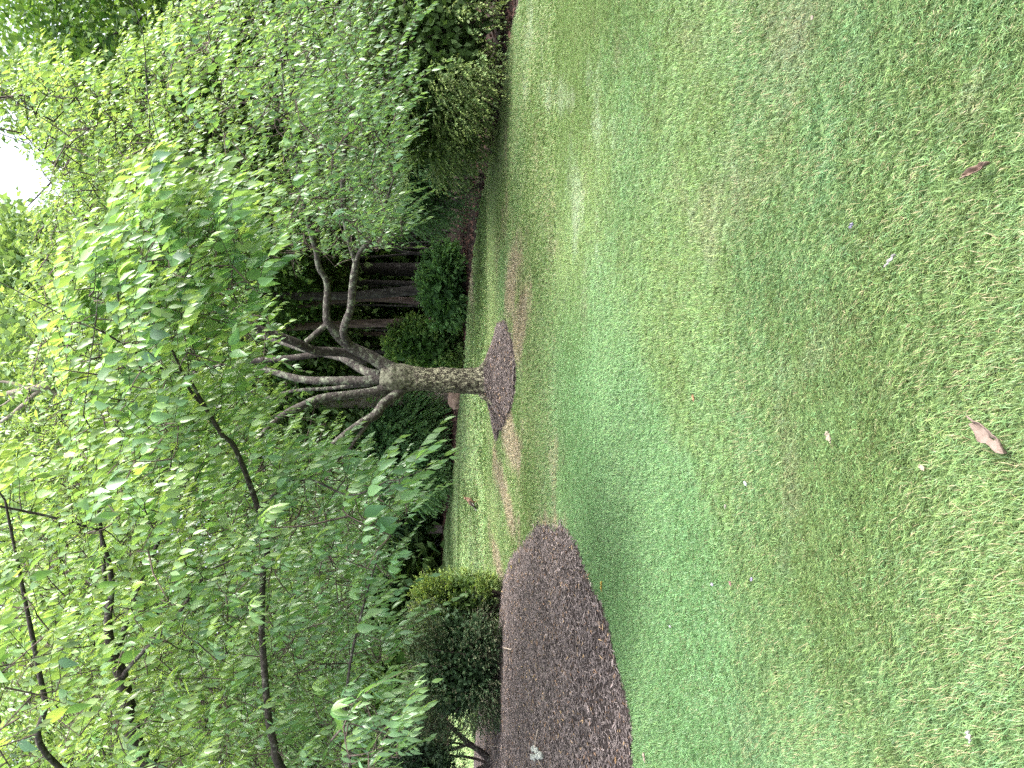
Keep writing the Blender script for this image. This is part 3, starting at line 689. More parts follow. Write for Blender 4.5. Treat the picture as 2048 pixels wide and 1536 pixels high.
def sampleB():
    P = []; want = 2900
    while sum(map(len, P)) < want:
        n_ = 3000; y = rng.uniform(400, 2000, n_); x = rng.uniform(-450, 870, n_)
        dep = rng.uniform(0, 1, n_)
        near = np.interp(y, [400, 900, 1536, 2000], [4.3, 4.4, 4.3, 4.6]); farr = np.interp(y, [400, 700, 1000, 1536, 2000], [5.4, 7.0, 9.0, 10.5, 10.5])
        dd = near + (farr - near) * dep ** .8
        p = np.array([at(a, b_, c) for a, b_, c in zip(x, y, dd)])
        ok = (x > np.interp(y, *B_TOP)) & (x < np.interp(y, *B_BOT) - 30) & (p[:, 2] > .9)
        hole = (x > 560) & (y > 870) & (x < 760)
        ok &= ~hole | (rng.random(n_) < .5)
        ok &= (y < 1560) | (rng.random(n_) < .35)
        ok &= (x > -60) | (rng.random(n_) < .4)
        ok &= (fbm(p, 1.25, 2) > np.interp(dd, [4.5, 7, 9], [.50, .44, .40]))
        P.append(p[ok])
    P = np.vstack(P)[:want]
    D = unit((P - cenB) * np.array([1, .6, .3])) * .9 + np.array([.25, -.15, .25]) + rng.normal(0, .4, P.shape)
    return P, D
cherry(cherryB, limbsB, None, sampleB, .118, .043, 12, lambda n: rng.uniform(.26, .55, n), True, cenB, OLD * np.array([.95, 1, 1.1]), NEW, LOW, 1.8, 3.6, .0042, ext=1)

# ------------------------------------------------------------------ other trees and shrubs
def crown_leaves(centres, radii, nclump, nleaf, size, c1, c2, droop=.5, avoid=None, shell=.5, squash=1.0, lobes=.4):
    Ps = []
    for c_, r_ in zip(centres, radii):
        d = unit(rng.normal(0, 1, (nclump * 4, 3))); rr_ = rng.uniform(shell, 1, (nclump * 4, 1))
        p = np.array(c_) + d * rr_ * np.array(r_)
        p = p[fbm(p, 1.6 / max(r_[0], 1) + .25, 2) > lobes][:nclump]
        if avoid is not None:
            x, y = project(p); p = p[~avoid(x, y)]
        Ps.append(p)
    P = np.vstack(Ps); n_ = len(P); tilt = rng.normal(0, 1, (n_, 3))
    cr = size * rng.uniform(2.2, 4.5, n_)
    idx = np.repeat(np.arange(n_), nleaf); m_ = len(idx)
    B = P[idx] + rng.normal(0, 1, (m_, 3)) * cr[idx][:, None] * np.array([1, 1, .45])
    D = unit(rng.normal(0, 1, (m_, 3)) * np.array([1, 1, .5]) + np.array([0, 0, -droop]))
    Nn = np.array([0, 0, 1.0]) + rng.normal(0, .5, (m_, 3))
    if avoid is not None:
        x, y = project(B); k = ~avoid(x, y); B, D, Nn, idx = B[k], D[k], Nn[k], idx[k]; m_ = len(B)
    L = size * rng.uniform(.7, 1.3, m_); W = L * rng.uniform(.5, .75, m_)
    t = np.clip(rng.normal(.4, .3, n_)[idx] + rng.normal(0, .2, m_), 0, 1)[:, None]
    col = (np.array(c1) + (np.array(c2) - np.array(c1)) * t) * rng.uniform(.8, 1.2, (m_, 1))
    return B, D, Nn, L, W, col
SKYGAP = [(-260, 225), (40, 275), (70, 285), (120, 305), (150, 345), (155, 410), (110, 430), (60, 432), (20, 400), (-260, 470)]
def skygap(x, y): return inside(SKYGAP, x + rng.normal(0, 16, len(x)), y + rng.normal(0, 16, len(y)))
def broadleaf(name, label, cat, base, height, trunk_r, crown, nclump, nleaf, size, c1, c2, bark=M_WOODS, lean=(0, 0), group=None, avoid=skygap, shell=.5, droop=.5, limbs=5, mat=M_FAR, lobes=.4):
    base = np.array([base[0], base[1], 0.0]); root = empty(name, tuple(base), label, cat, group)
    top = base + np.array([lean[0], lean[1], height])
    P = [base + (0, 0, -.05), base + (top - base) * .33 + rng.normal(0, .08, 3), base + (top - base) * .66 + rng.normal(0, .12, 3), top]
    Q = spline(P, 6); g = Geo(); g.tube(Q, rs_rad([trunk_r * 1.35, trunk_r * 1.02, trunk_r * .85, trunk_r * .6, trunk_r * .2], len(Q)), 10, .12, 4); g.build('trunk', bark, root)
    cs = [np.array(c_[0]) for c_ in crown]; rs = [c_[1] for c_ in crown]
    for k in range(limbs):
        g = Geo(); s = rng.uniform(.45, .9); a = base + (top - base) * s; c_ = cs[k % len(cs)]
        e_ = c_ + unit(rng.normal(0, 1, 3)) * np.array(rs[k % len(cs)]) * .75; mid = (a + e_) / 2 + np.array([0, 0, .15 * np.linalg.norm(e_ - a)])
        Q = spline([a, mid, e_], 5); g.tube(Q, rs_rad([trunk_r * .42, trunk_r * .25, trunk_r * .06], len(Q)), 6); g.build('limb', bark, root)
    arr = crown_leaves(cs, rs, nclump, nleaf, size, c1, c2, droop, avoid, shell, lobes=lobes)
    tag(obj('crown', leaf_mesh('crown', *arr, mat, None), root), kind='stuff')
    return root
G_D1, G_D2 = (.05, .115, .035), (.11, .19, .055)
G_P1, G_P2 = (.11, .195, .08), (.215, .31, .135)  # far leaves paled: flare veil and backlight put into their colour
def bx(y, d): return (768 - y) / F_PX * d
# maple in the right background
x0 = bx(60, 18.5)
broadleaf('maple_tree', 'dense green maple behind the cherry in the far upper right', 'tree', (x0 + .5, 18.5), 8.5, .2,
          [((x0 - .4, 18.5, 7.4), (3.3, 3, 2.9)), ((x0 - 1.6, 17.8, 5.2), (2.0, 2, 1.6)), ((x0 + 2.5, 18.5, 6), (3, 3, 3.2))], 1200, 15, .16, (.035, .09, .022), (.11, .19, .05), group='background trees', limbs=7)
# woods: slender trunks in the dark opening
trunks = [(335, 24, .06, 'slender dark tree at the right end of the shaded wood opening'), (372, 30, .09, 'thin dark tree next to the right end of the wood opening'), (408, 22, .16, 'thick grey brown tree between thin ones in the wood opening'),
          (430, 28, .06, 'very thin tree left of the thick grey brown tree in the woods'), (452, 26, .05, 'thin dark tree in front of the bright gap in the woods'), (470, 33, .11, 'far grey tree behind the bright gap in the woods'),
          (500, 27, .06, 'slender tree halfway along the shaded wood opening'), (545, 20, .17, 'thick black leaning tree crossing behind the right cherry limb'), (572, 27, .13, 'grey wood tree just left of the black leaning tree'),
          (590, 31, .1, 'far thin grey tree left of the black leaning tree'), (612, 24, .14, 'brown wood tree right of the reddish cedar'), (646, 21.5, .17, 'reddish brown cedar with stringy bark behind the cherry fork'),
          (676, 28, .12, 'dark tree left of the reddish cedar'), (704, 26, .12, 'dark tree half hidden behind the cherry trunk fork')]
for k, (y_, d_, r_, lab) in enumerate(trunks):
    x_ = bx(y_, d_); h_ = 7.5 + 1.6 * rng.random(); red = 'cedar' in lab
    broadleaf('cedar_tree' if red else 'woodland_tree', lab, 'tree', (x_ - (.3 if k == 7 else 0), d_), h_, r_ * .68,
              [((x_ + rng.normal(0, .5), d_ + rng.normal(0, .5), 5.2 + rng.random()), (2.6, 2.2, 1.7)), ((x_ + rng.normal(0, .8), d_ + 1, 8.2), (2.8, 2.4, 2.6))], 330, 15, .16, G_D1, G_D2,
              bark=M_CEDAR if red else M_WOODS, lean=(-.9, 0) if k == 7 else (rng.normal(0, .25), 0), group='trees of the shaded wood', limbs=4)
for k in range(18):
    d_ = rng.uniform(23, 33); x_ = bx(rng.uniform(330, 705), d_)
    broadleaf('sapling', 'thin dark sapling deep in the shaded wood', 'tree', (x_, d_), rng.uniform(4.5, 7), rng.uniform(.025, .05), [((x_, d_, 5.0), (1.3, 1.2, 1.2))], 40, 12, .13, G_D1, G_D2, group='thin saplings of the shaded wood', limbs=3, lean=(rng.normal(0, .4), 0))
# tall trees behind on the left and centre, leaf colour paled to look hazy
pale = [(800, 27, 9.5, 'pale tall tree with bare forked tan branches above the cherry'), (480, 32, 10, 'tall light green tree behind the cherry, beside the patch of white sky'), (1000, 34, 10.5, 'tall light green tree behind the left of the cherry'),
        (1200, 38, 12, 'tall pale tree far behind the dark yew shrub'), (1400, 36, 11, 'tall pale tree far behind the left cherry limbs'), (1600, 36, 11, 'tall pale tree at the far left edge'), (640, 36, 12, 'tall far tree centred above the cherry trunk'), (540, 30, 11, 'light green tree between the white sky patch and the cherry top'), (250, 30, 7, 'light green tree low behind the right cherry branches')]
for k, (y_, d_, h_, lab) in enumerate(pale):
    x_ = bx(y_, d_)
    broadleaf('tall_tree', lab, 'tree', (x_, d_), d_ * (.36 if 240 < y_ < 500 else .46), .22,
              [((x_, d_, d_ * .34), (3.8, 3.2, 3.4)), ((x_ + 1.5, d_ + .5, d_ * .2), (3.4, 2.8, 2.6)), ((x_ - 1.8, d_ - .5, d_ * .2), (3.2, 2.8, 2.6)), ((x_ + .8, d_, d_ * .46), (3.6, 3.0, 3.0)), ((x_ - 1.2, d_ + .8, d_ * .52), (3.4, 3.0, 3.0))], 270, 14, .28, G_P1, G_P2, bark=M_PALEBARK if k == 0 else M_WOODS, group='tall trees behind the lawn', limbs=8)
# bare tan fork that shows above the crown belongs to the first pale tree
pt = [o for o in C.objects if o.get('label', '').startswith('pale tall tree')][0]
DT = 23.5
for pts, r_ in (([(300, 800, 26), (150, 795, 24.5), (92, 775, DT), (40, 782, DT), (0, 790, DT), (-120, 810, DT)], [.14, .12, .09, .08, .07, .03]), ([(120, 782, 24), (85, 778, DT), (40, 815, DT), (8, 840, DT), (-60, 880, DT)], [.07, .06, .055, .05, .02]),
                ([(60, 780, DT), (20, 765, DT), (-60, 760, DT)], [.045, .04, .02]), ([(45, 783, DT), (20, 800, DT), (0, 812, DT), (-40, 820, DT)], [.035, .03, .02, .01])):
    g = Geo(); Q = spline([at(*p) for p in pts], 5); g.tube(Q, rs_rad(r_, len(Q)), 8, .1, 5); g.build('branch', M_PALEBARK, pt)
# far backdrop of woodland
cs = []; rs = []
for x_ in np.arange(-14, 22, 2.6):
    cs.append((x_ + rng.normal(0, .5), 35 + .3 * max(0, 6 - abs(x_)) + rng.normal(0, 1), 1.6)); rs.append((1.9, 1.5, 2.0))
    cs.append((x_ + rng.normal(0, .5), 38 + rng.normal(0, 1), 4.6)); rs.append((2.2, 1.6, 2.2))
for x_ in np.arange(-46, 50, 6.5):
    yy = 47 + rng.uniform(-3, 5)
    for z_ in (1.5, 5, 9.5, 14, 19): cs.append((x_ + rng.normal(0, 1), yy + rng.normal(0, 1), z_ + rng.normal(0, .6))); rs.append((4.2, 2.5, 3.2))
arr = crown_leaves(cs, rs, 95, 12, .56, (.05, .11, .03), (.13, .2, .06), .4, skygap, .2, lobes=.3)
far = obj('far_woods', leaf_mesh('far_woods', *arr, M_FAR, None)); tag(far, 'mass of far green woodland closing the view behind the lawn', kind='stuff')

# shrubs: shoots over a rounded body
def shrub(name, label, base, size, n, nleaf, slen, L, W, c1, c2, mat, droop=.3, stemdroop=.2, upn=.6, stems=6, bark=M_TWIG, shell=.55, up=.35, spread=.9, lift=.0, ypx=None, noise=.42, group=None, ymax=None):
    base = np.array([base[0], base[1], 0.0]); root = empty(name, tuple(base), label, 'shrub', group)
    n = int(n * 1.8); L = L * 1.4; W = W * (2.1 if mat is M_YEW else 1.5)
    sx, sy, sz = size; cen = base + np.array([0, 0, lift + sz * .5])
    P = []
    while sum(map(len, P)) < n:
        d = unit(rng.normal(0, 1, (n * 2, 3))); r = rng.uniform(shell, 1, (n * 2, 1)) ** .8
        sq = np.sign(d) * np.abs(d) ** (.55 if 'yew' in name or 'box' in name else .8)
        p = cen + sq * r * np.array([sx / 2, sy / 2, sz / 2])
        p = p[(fbm(p, 2.2 / max(sx, 1) + .6, 2) > noise) & (p[:, 2] > .06)]
        P.append(p)
    P = np.vstack(P)[:n]
    D = unit((P - cen) / np.array([sx, sy, sz])) + np.array([0, 0, up]) + rng.normal(0, .3, P.shape)
    arr, st = shoots(P, D, slen * rng.uniform(.6, 1.3, n), nleaf, L, W, np.array(c1), np.array(c2), droop, stemdroop, upn, .2, spread)
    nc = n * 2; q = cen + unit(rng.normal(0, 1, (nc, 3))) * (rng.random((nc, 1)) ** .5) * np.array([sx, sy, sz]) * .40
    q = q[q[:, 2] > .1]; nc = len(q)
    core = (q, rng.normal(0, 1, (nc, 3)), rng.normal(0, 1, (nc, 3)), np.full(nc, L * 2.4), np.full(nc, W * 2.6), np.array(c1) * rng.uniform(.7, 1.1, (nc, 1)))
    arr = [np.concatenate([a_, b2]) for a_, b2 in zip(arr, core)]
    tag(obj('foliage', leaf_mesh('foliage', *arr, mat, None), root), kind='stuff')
    tw = thin_tubes(list(st[::4]), [[.004, .003, .0015]] * len(st[::4])).build('twigs', bark, root); tag(tw, kind='stuff')
    for k in range(stems):
        a = rng.uniform(0, 6.28); e_ = cen + np.array([math.cos(a) * sx * .36, math.sin(a) * sy * .36, sz * rng.uniform(0, .35)])
        b_ = base + np.array([math.cos(a) * .08, math.sin(a) * .08, -.03])
        g = Geo(); Q = spline([b_, (b_ * .6 + e_ * .4) + rng.normal(0, .07, 3), e_], 5); g.tube(Q, rs_rad([.028, .02, .006], len(Q)), 6, .1, 8); g.build('stem', bark, root)
    return root
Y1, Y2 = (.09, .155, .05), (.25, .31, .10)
def sb(v, y): p = gnd(v, y); return p[0], p[1]
gx = 'yews along the right lawn edge'
x_, y_ = sb(1022, 40); shrub('yew_shrub', 'large dark yew with olive sprays at the right picture edge', (x_ + .45, y_ + .7), (4.2, 2.2, 2.5), 2300, 12, .26, .042, .018, Y1, Y2, M_YEW, .35, .35, lift=.05, group=gx)
x_, y_ = sb(1003, 200); shrub('yew_shrub', 'middle yew with loose sprays left of the large right edge yew', (x_, y_ + .7), (2.3, 2.1, 2.4), 1400, 12, .26, .042, .018, Y1, (.22, .29, .095), M_YEW, .35, .35, lift=.1, group=gx)
x_, y_ = sb(985, 315); shrub('hemlock_shrub', 'drooping dark hemlock hanging over the shaded wood opening', (x_, y_ + 1.6), (2.1, 2.4, 2.6), 1100, 14, .36, .045, .018, (.065, .145, .06), (.15, .26, .10), M_YEW, .6, .9, lift=.45)
x_, y_ = sb(938, 565); shrub('viburnum_shrub', 'low dark green leafy shrub at the wood edge right of the trunk', (x_, y_ + .7), (2.2, 1.5, 1.25), 520, 8, .2, .085, .05, (.075, .17, .06), (.14, .26, .09), M_FAR, .4, .2)
x_, y_ = sb(932, 690); shrub('viburnum_shrub', 'brighter green shrub touching the trunk on its right', (x_, y_ + .9), (1.5, 1.4, 2.1), 560, 9, .26, .085, .04, (.08, .17, .05), (.19, .28, .08), M_FAR, .5, .3)
x_, y_ = sb(910, 915); shrub('hemlock_shrub', 'feathery blue green hemlock behind the trunk on its left', (x_, y_ + 1.6), (4.0, 2.6, 3.6), 1500, 13, .40, .09, .036, (.10, .215, .09), (.22, .37, .15), M_FAR, .5, .6, lift=.05)
x_, y_ = sb(892, 1010); shrub('hemlock_shrub', 'darker hemlock overhanging the pinkish stone block', (x_ - .3, y_ + 2.4), (3.4, 2.6, 4.2), 1100, 14, .42, .085, .034, (.08, .17, .085), (.16, .29, .13), M_FAR, .5, .7, lift=.8)
x_, y_ = sb(888, 1240); shrub('hemlock_shrub', 'hemlock across the lawn behind the boxwood', (x_, y_ + 2.6), (4.5, 3, 4.6), 900, 14, .42, .09, .04, (.05, .12, .045), (.12, .22, .08), M_FAR, .5, .7, lift=.5)
x_, y_ = sb(896, 1480); shrub('viburnum_shrub', 'light green shrub across the lawn at the far left', (x_, y_ + 2), (6, 3, 4.4), 900, 9, .4, .12, .07, (.07, .14, .035), (.17, .24, .07), M_FAR, .4, .3)
# left bed
x_, y_ = sb(1010, 1205); shrub('boxwood_shrub', 'bright yellow green boxwood behind the dark shrub on the mulch bed', (x_ - .05, y_ + .35), (.95, .85, 1.45), 900, 10, .13, .032, .018, (.095, .165, .05), (.24, .31, .085), M_FAR, .15, .1, up=.6, shell=.6)
x_, y_ = sb(1020, 1305); shrub('yew_shrub', 'rounded dark yew with reddish tips on the mulch bed', (x_ - .3, y_ + .5), (2.1, 1.3, 1.6), 2300, 10, .14, .026, .012, (.05, .10, .045), (.12, .12, .075), M_YEW, .2, .1, up=.5, shell=.6, stems=9, noise=.36)
x_, y_ = sb(1003, 1500); gsh = shrub('yew_shrub', 'open dark shrub with twisting bare stems at the left picture edge', (x_ - .55, y_ + .5), (2.4, 1.6, 1.5), 900, 10, .16, .03, .014, (.022, .05, .022), (.05, .085, .034), M_YEW, .2, .1, up=.4, lift=.6, stems=3, noise=.38)
D5 = y_ + .4
for pts, r_ in (([(1004, 1560, D5), (975, 1515, D5), (930, 1480, D5), (890, 1440, D5), (868, 1410, D5)], [.07, .06, .045, .035, .02]), ([(950, 1498, D5), (935, 1490, D5), (900, 1500, D5), (860, 1505, D5), (820, 1480, D5)], [.03, .028, .025, .02, .01]),
                ([(905, 1455, D5), (890, 1470, D5), (850, 1450, D5), (815, 1420, D5)], [.025, .022, .018, .01]), ([(985, 1525, D5), (940, 1545, D5), (880, 1550, D5), (830, 1540, D5)], [.045, .04, .03, .02])):
    g = Geo(); Q = spline([at(*p) for p in pts], 5); g.tube(Q, rs_rad(r_, len(Q)), 8, .12, 8); g.build('stem', M_DARKLIMB, gsh)

# ------------------------------------------------------------------ stones
def rock(name, label, loc, size, mat, cat='stone', box=False, seed=1):
    import bmesh
    bm = bmesh.new()
    if box:
        bmesh.ops.create_cube(bm, size=1.0); bmesh.ops.bevel(bm, geom=bm.edges[:], offset=.06, segments=2, affect='EDGES'); bmesh.ops.subdivide_edges(bm, edges=bm.edges[:], cuts=3, use_grid_fill=True)
    else: bmesh.ops.create_icosphere(bm, subdivisions=4, radius=.5)
    V = np.array([v.co[:] for v in bm.verts]); nn = unit(V); dv = (fbm(V + seed * 3.3, 2.3, 4) - .5) * (.08 if box else .45)
    for v, q in zip(bm.verts, V + nn * dv[:, None]): v.co = q * np.array(size)
    me = bpy.data.meshes.new(name); bm.to_mesh(me); bm.free(); me.materials.append(mat)
    for p in me.polygons: p.use_smooth = not box
    o = obj(name, me); o.location = loc; return tag(o, label, cat)
M_STONE = plain_mat('pink_granite', (.13, .10, .10), (.3, .24, .23), 12, .9, .6)
M_BOULD = plain_mat('tan_boulder', (.2, .13, .1), (.38, .27, .21), 9, .9, .6)
p = gnd(886, 1058); rock('stone_block', 'pinkish grey stone block at the wood edge under the hemlock', (p[0], p[1] + .2, .32), (.34, .5, .68), M_STONE, box=True)
p = gnd(922, 797); rock('boulder', 'tan boulder just left of the trunk at the far lawn edge', (p[0] - .02, p[1] + .25, .14), (.62, .5, .42), M_BOULD)

# ------------------------------------------------------------------ bird on the far lawn
def bird():
    p = gnd(957, 1003); root = empty('bird', (p[0], p[1], 0), 'brown speckled bird standing upright on the far lawn left of the trunk', 'bird')
    s = 1.2; O = np.array([p[0], p[1], 0])
    def w_(a): return O + np.array(a) * s
    g = Geo()   # body and head are one skin, facing right with the head raised
    g.tube(spline([w_((-.085, 0, .075)), w_((-.06, 0, .10)), w_((-.02, 0, .13)), w_((.025, 0, .165)), w_((.05, 0, .20)), w_((.06, 0, .225)), w_((.068, 0, .248)), w_((.078, 0, .262))], 6),
           np.interp(np.linspace(0, 7, 43), range(8), [.012, .045, .062, .060, .042, .030, .031, .012]), 16)
    g.build('body', M_BIRD, root)
    g = Geo(); g.tube([w_((.085, 0, .262)), w_((.1, 0, .268)), w_((.118, 0, .272))], [.010, .007, .001], 8); g.build('beak', M_BEAK, root)
    for sg in (-1, 1):
        g = Geo(); Q = spline([w_((.02, sg * .05, .175)), w_((-.03, sg * .058, .13)), w_((-.09, sg * .035, .075)), w_((-.13, sg * .02, .045))], 5); g.tube(Q, rs_rad([.014, .034, .024, .004], len(Q)), 10)
        wing = g.build('wing', M_WING, root)
        g = Geo(); g.tube([w_((-.01, sg * .088, .125)), w_((-.045, sg * .092, .10)), w_((-.07, sg * .078, .08))], [.004, .007, .003], 6); g.build('wing_bar', M_WHITE, wing)
        g = Geo(); g.tube([w_((-.005, sg * .025, .085)), w_((.005, sg * .027, .04)), w_((-.002, sg * .028, .004))], [.008, .004, .0035], 6)
        for a in (-.5, 0, .5, 3.1): g.tube([w_((-.002, sg * .028, .005)), w_((-.002 + .03 * math.cos(a), sg * .028 + .03 * math.sin(a), .004))], [.003, .0015], 5)
        g.build('leg', M_BEAK, root)
        g = Geo(); g.tube([w_((.073, sg * .024, .25)), w_((.073, sg * .031, .25))], [.006, .004], 8); g.build('eye', M_EYE, root)
    g = Geo(); g.tube(spline([w_((-.075, 0, .085)), w_((-.12, 0, .06)), w_((-.17, 0, .04))], 4), rs_rad([.018, .02, .012], 9), 10); g.build('tail', M_TAIL, root)
M_BIRD = plain_mat('bird_breast', (.10, .05, .035), (.34, .22, .16), 60, .8, .1); M_WING = plain_mat('bird_wing', (.025, .02, .018), (.09, .065, .05), 60, .7, .1)
M_WHITE = plain_mat('bird_white', (.6, .55, .5), (.8, .76, .72), 40); M_TAIL = plain_mat('bird_tail', (.13, .12, .13), (.3, .28, .3), 40)
M_BEAK = plain_mat('bird_beak', (.2, .15, .06), (.35, .27, .12), 60, .5); M_EYE = plain_mat('bird_eye', (.005, .005, .005), (.01, .01, .01), 5, .1, 0, .6)
bird()

# ------------------------------------------------------------------ fallen leaves, petals and twigs, one by one
def fallen(name, label, px_, py_, L, W, ang, c1, c2, cat='leaf', lift=.03, curl=.5, notch=0.0, rough=.7, z=None, hole=False):
    k_ = .32 if name in ('petal', 'feather') else .38
    c1 = tuple(q * k_ for q in c1); c2 = tuple(q * k_ for q in c2)
    if name == 'petal': L *= .8; W *= .8
    mat = plain_mat('litter_' + name, c1, c2, 60, rough, .3, .3)
    k, j = 14, 7; V = []; Fc = []
    p = gnd(px_, py_); zz = lift if z is None else z
    for a in range(k):
        t = a / (k - 1); hw = W / 2 * (math.sin(math.pi * min(1, t * 1.02 + .02)) ** .7) * (1 - notch * math.exp(-((t - .55) / .09) ** 2))
        for b_ in range(j):
            s = b_ / (j - 1) * 2 - 1
            V.append(((t - .5) * L, s * hw * (1 + .12 * math.sin(9 * t + s)), abs(s) ** 2 * W * curl * .5 + .2 * L * curl * (t - .5) ** 2 + .004 * math.sin(13 * t + 4 * s)))
    for a in range(k - 1):
        for b_ in range(j - 1):
            if hole and (a, b_) in ((6, 2), (7, 3)): continue
            q = a * j + b_; Fc.append((q, q + 1, q + j + 1, q + j))
    k0 = len(V); V += [(-L * .5 - L * .22, .002, .006), (-L * .5 - L * .22, -.002, .006), (-L * .47, -.003, .003), (-L * .47, .003, .003), (-L * .6, 0, .009)]
    Fc += [(k0, k0 + 1, k0 + 4), (k0 + 1, k0 + 2, k0 + 4), (k0 + 2, k0 + 3, k0 + 4), (k0 + 3, k0, k0 + 4)]
    me = mesh(name, V, Fc, mat, smooth=True); o = obj(name, me); o.location = (p[0], p[1], zz); o.rotation_euler = (random.uniform(-.15, .15), random.uniform(-.15, .15), ang)
    md = o.modifiers.new('thickness', 'SOLIDIFY'); md.thickness = .0012
    return tag(o, label, cat)
TAN = ((.25, .18, .14), (.43, .33, .275))
fallen('dead_leaf', 'large pinkish tan dead leaf with holes lying in the near grass', 2013, 874, .125, .052, R(-128), *TAN, lift=.045, curl=.55, notch=.35, hole=True)
fallen('dead_leaf', 'narrow rolled brown dead leaf with a pale tip in the near right grass', 1985, 340, .085, .022, R(-80), (.2, .12, .09), (.42, .3, .22), lift=.04, curl=1.4)
fallen('dead_leaf', 'small cream leaf in the grass right of the large dead leaf', 1676, 872, .04, .028, R(20), (.45, .38, .27), (.62, .54, .42), lift=.035)
fallen('dead_leaf', 'tiny cream leaf scrap just above the large tan dead leaf', 1866, 934, .024, .016, R(60), (.5, .4, .26), (.66, .56, .42), lift=.035)
fallen('dead_leaf', 'small orange brown leaf in the middle of the lawn', 1398, 795, .042, .024, R(40), (.36, .2, .1), (.5, .33, .18), lift=.03)
fallen('feather', 'small white feather lying in the grass right of centre', 1806, 520, .05, .014, R(-55), (.6, .58, .55), (.8, .78, .76), cat='feather', lift=.04, curl=.8)
fallen('petal', 'white petal at the near left corner of the lawn', 1962, 1470, .034, .026, R(10), (.62, .6, .58), (.85, .82, .8), cat='petal', lift=.035)
fallen('petal', 'pink petal in the lawn near the mulch bed', 1475, 1166, .026, .02, R(30), (.5, .28, .24), (.65, .42, .38), cat='petal', lift=.035)
fallen('petal', 'violet petal beside the pink petal in the lawn', 1521, 1158, .03, .022, R(110), (.3, .27, .42), (.45, .42, .56), cat='petal', lift=.04)
fallen('petal', 'pale lilac petal left of the pink petal near the bed', 1438, 1168, .03, .02, R(80), (.4, .38, .5), (.58, .55, .66), cat='petal', lift=.035)
fallen('petal', 'bluish white petal in the lawn below the bed tip', 1508, 966, .036, .02, R(60), (.5, .52, .6), (.7, .72, .78), cat='petal', lift=.04)
fallen('petal', 'lilac petal in the darker grass right of centre', 1722, 452, .03, .018, R(120), (.36, .34, .5), (.5, .5, .64), cat='petal', lift=.035)
fallen('petal', 'cream petal far right on the lawn', 1640, 36, .022, .016, R(15), (.6, .5, .4), (.75, .66, .55), cat='petal', lift=.03)
fallen('petal', 'grey petal on the near left lawn beside the bed edge', 1350, 1252, .035, .014, R(85), (.4, .4, .42), (.6, .6, .62), cat='petal', lift=.03)
fallen('petal', 'cream petal low on the left lawn', 1463, 1012, .022, .018, R(0), (.55, .5, .42), (.7, .66, .58), cat='petal', lift=.03)
def bed_z(px_, py_):
    p = gnd(px_, py_, .1); return max(float(bed_h(np.array([p[:2]]))[0]), 0) + .03
for nm, lab, a, b_, L, W, an, c1, c2 in [
        ('yellow_leaf', 'yellow leaf at the lawn side edge of the mulch bed', 1187, 1172, .07, .04, .4, (.5, .36, .06), (.62, .48, .12)),
        ('dead_leaf', 'pale tan leaf at the near corner of the mulch bed', 1269, 1515, .06, .035, 1.0, (.45, .36, .28), (.6, .5, .42)),
        ('dead_leaf', 'orange leaf scrap on the mulch near the left corner', 1226, 1520, .035, .022, .2, (.5, .28, .12), (.62, .4, .2)),
        ('dead_leaf', 'cream curled leaf in the middle of the mulch bed', 1085, 1330, .05, .03, .7, (.55, .42, .28), (.7, .58, .42)),
        ('dead_leaf', 'small amber leaf left of the cream curled leaf on mulch', 1081, 1352, .04, .026, 2.0, (.5, .34, .14), (.62, .46, .24)),
        ('dead_leaf', 'pale leaf at the tip of the mulch bed', 1040, 1085, .06, .04, .1, (.5, .42, .34), (.66, .58, .48)),
        ('yellow_leaf', 'small yellow leaf at the back edge of the mulch bed', 1020, 1133, .06, .045, 1.2, (.5, .38, .1), (.62, .5, .18)),
        ('yellow_leaf', 'yellow leaf behind the bed tip near the boxwood', 1035, 1121, .05, .035, .8, (.42, .36, .12), (.58, .5, .2)),
        ('dead_leaf', 'rusty orange leaf near the boxwood foot', 1037, 1163, .06, .025, 2.3, (.34, .16, .07), (.46, .24, .12))]:
    o = fallen(nm, lab, a, b_, L, W, an, c1, c2, z=.03); p = gnd(a, b_, .1); o.location = (p[0], p[1], bed_z(a, b_))
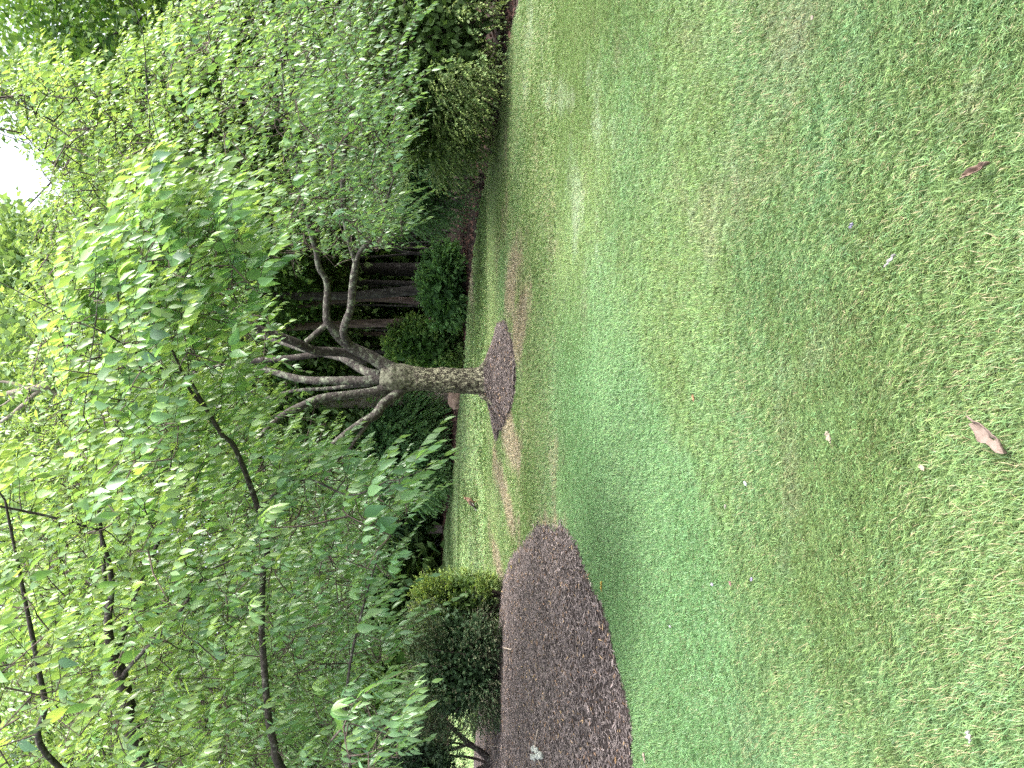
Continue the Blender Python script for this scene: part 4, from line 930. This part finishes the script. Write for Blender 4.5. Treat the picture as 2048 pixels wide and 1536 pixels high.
# twigs
def twig(name, label, pts, r, mat, cat='twig', side=()):
    p0 = np.array(pts[0]); root = empty(name, tuple(p0), label, cat)
    g = Geo(); Q = spline(pts, 5); g.tube(Q, rs_rad([r, r * .8, r * .45], len(Q)), 7, .2, 30); g.build('shaft', mat, root)
    for s in side: g = Geo(); Q = spline(s, 4); g.tube(Q, rs_rad([r * .6, r * .3], len(Q)), 6); g.build('side_twig', mat, root)
    return root
def gz(a, b_, dz=0): p = gnd(a, b_, .1); z_ = max(float(bed_h(np.array([p[:2]]))[0]), 0.01); return np.array([p[0], p[1], z_ + dz])
M_PALETWIG = plain_mat('pale_twig', (.25, .2, .16), (.42, .36, .3), 40)
M_LICHEN = plain_mat('grey_lichen', (.2, .22, .2), (.4, .42, .39), 50, .95, .8)
tw = twig('lichen_twig', 'twig tufted with pale grey lichen lying on the mulch', [gz(1085, 1458, .02), gz(1084, 1480, .03), gz(1086, 1505, .04), gz(1097, 1536, .02)], .006, M_PALETWIG)
import bmesh
for k, (a, b_) in enumerate([(1081, 1497), (1079, 1512), (1084, 1514), (1088, 1500), (1094, 1508), (1096, 1512), (1090, 1512)]):
    bm = bmesh.new(); bmesh.ops.create_icosphere(bm, subdivisions=3, radius=.03)
    V = np.array([v.co[:] for v in bm.verts]); dv = (fbm(V + k, 45, 3) - .5) * 1.3
    for v, d_ in zip(bm.verts, dv): v.co = v.co * (1 + d_)
    me = bpy.data.meshes.new('lichen_tuft'); bm.to_mesh(me); bm.free(); me.materials.append(M_LICHEN)
    o = obj('lichen_tuft', me, tw, False); o.location = Vector(gz(a, b_, .035)) - tw.location
twig('seedling_stem', 'thin upright tan stem at the back of the left bed', [gz(1005, 1492), at(980, 1492, gz(1005, 1492)[1]), at(952, 1491, gz(1005, 1492)[1])], .006, M_PALETWIG, 'twig', side=[[at(952, 1491, gz(1005, 1492)[1]), at(947, 1486, gz(1005, 1492)[1])]])
twig('stick', 'short pale broken stick poking out under the dark yew', [gz(1028, 1299, .02), gz(1023, 1297, .04), gz(1015, 1294, .05)], .011, M_PALETWIG)
p = mound_h(np.array([gnd(1022, 730)[:2]]))[0]
q = lambda a, b_: np.array([gnd(a, b_, .1)[0], gnd(a, b_, .1)[1], float(max(mound_h(np.array([gnd(a, b_, .1)[:2]]))[0], .02)) + .03])
twig('stick', 'thin pale twig lying on the front of the tree mound', [q(1022, 716), q(1019, 724), q(1016, 733)], .006, M_PALETWIG)
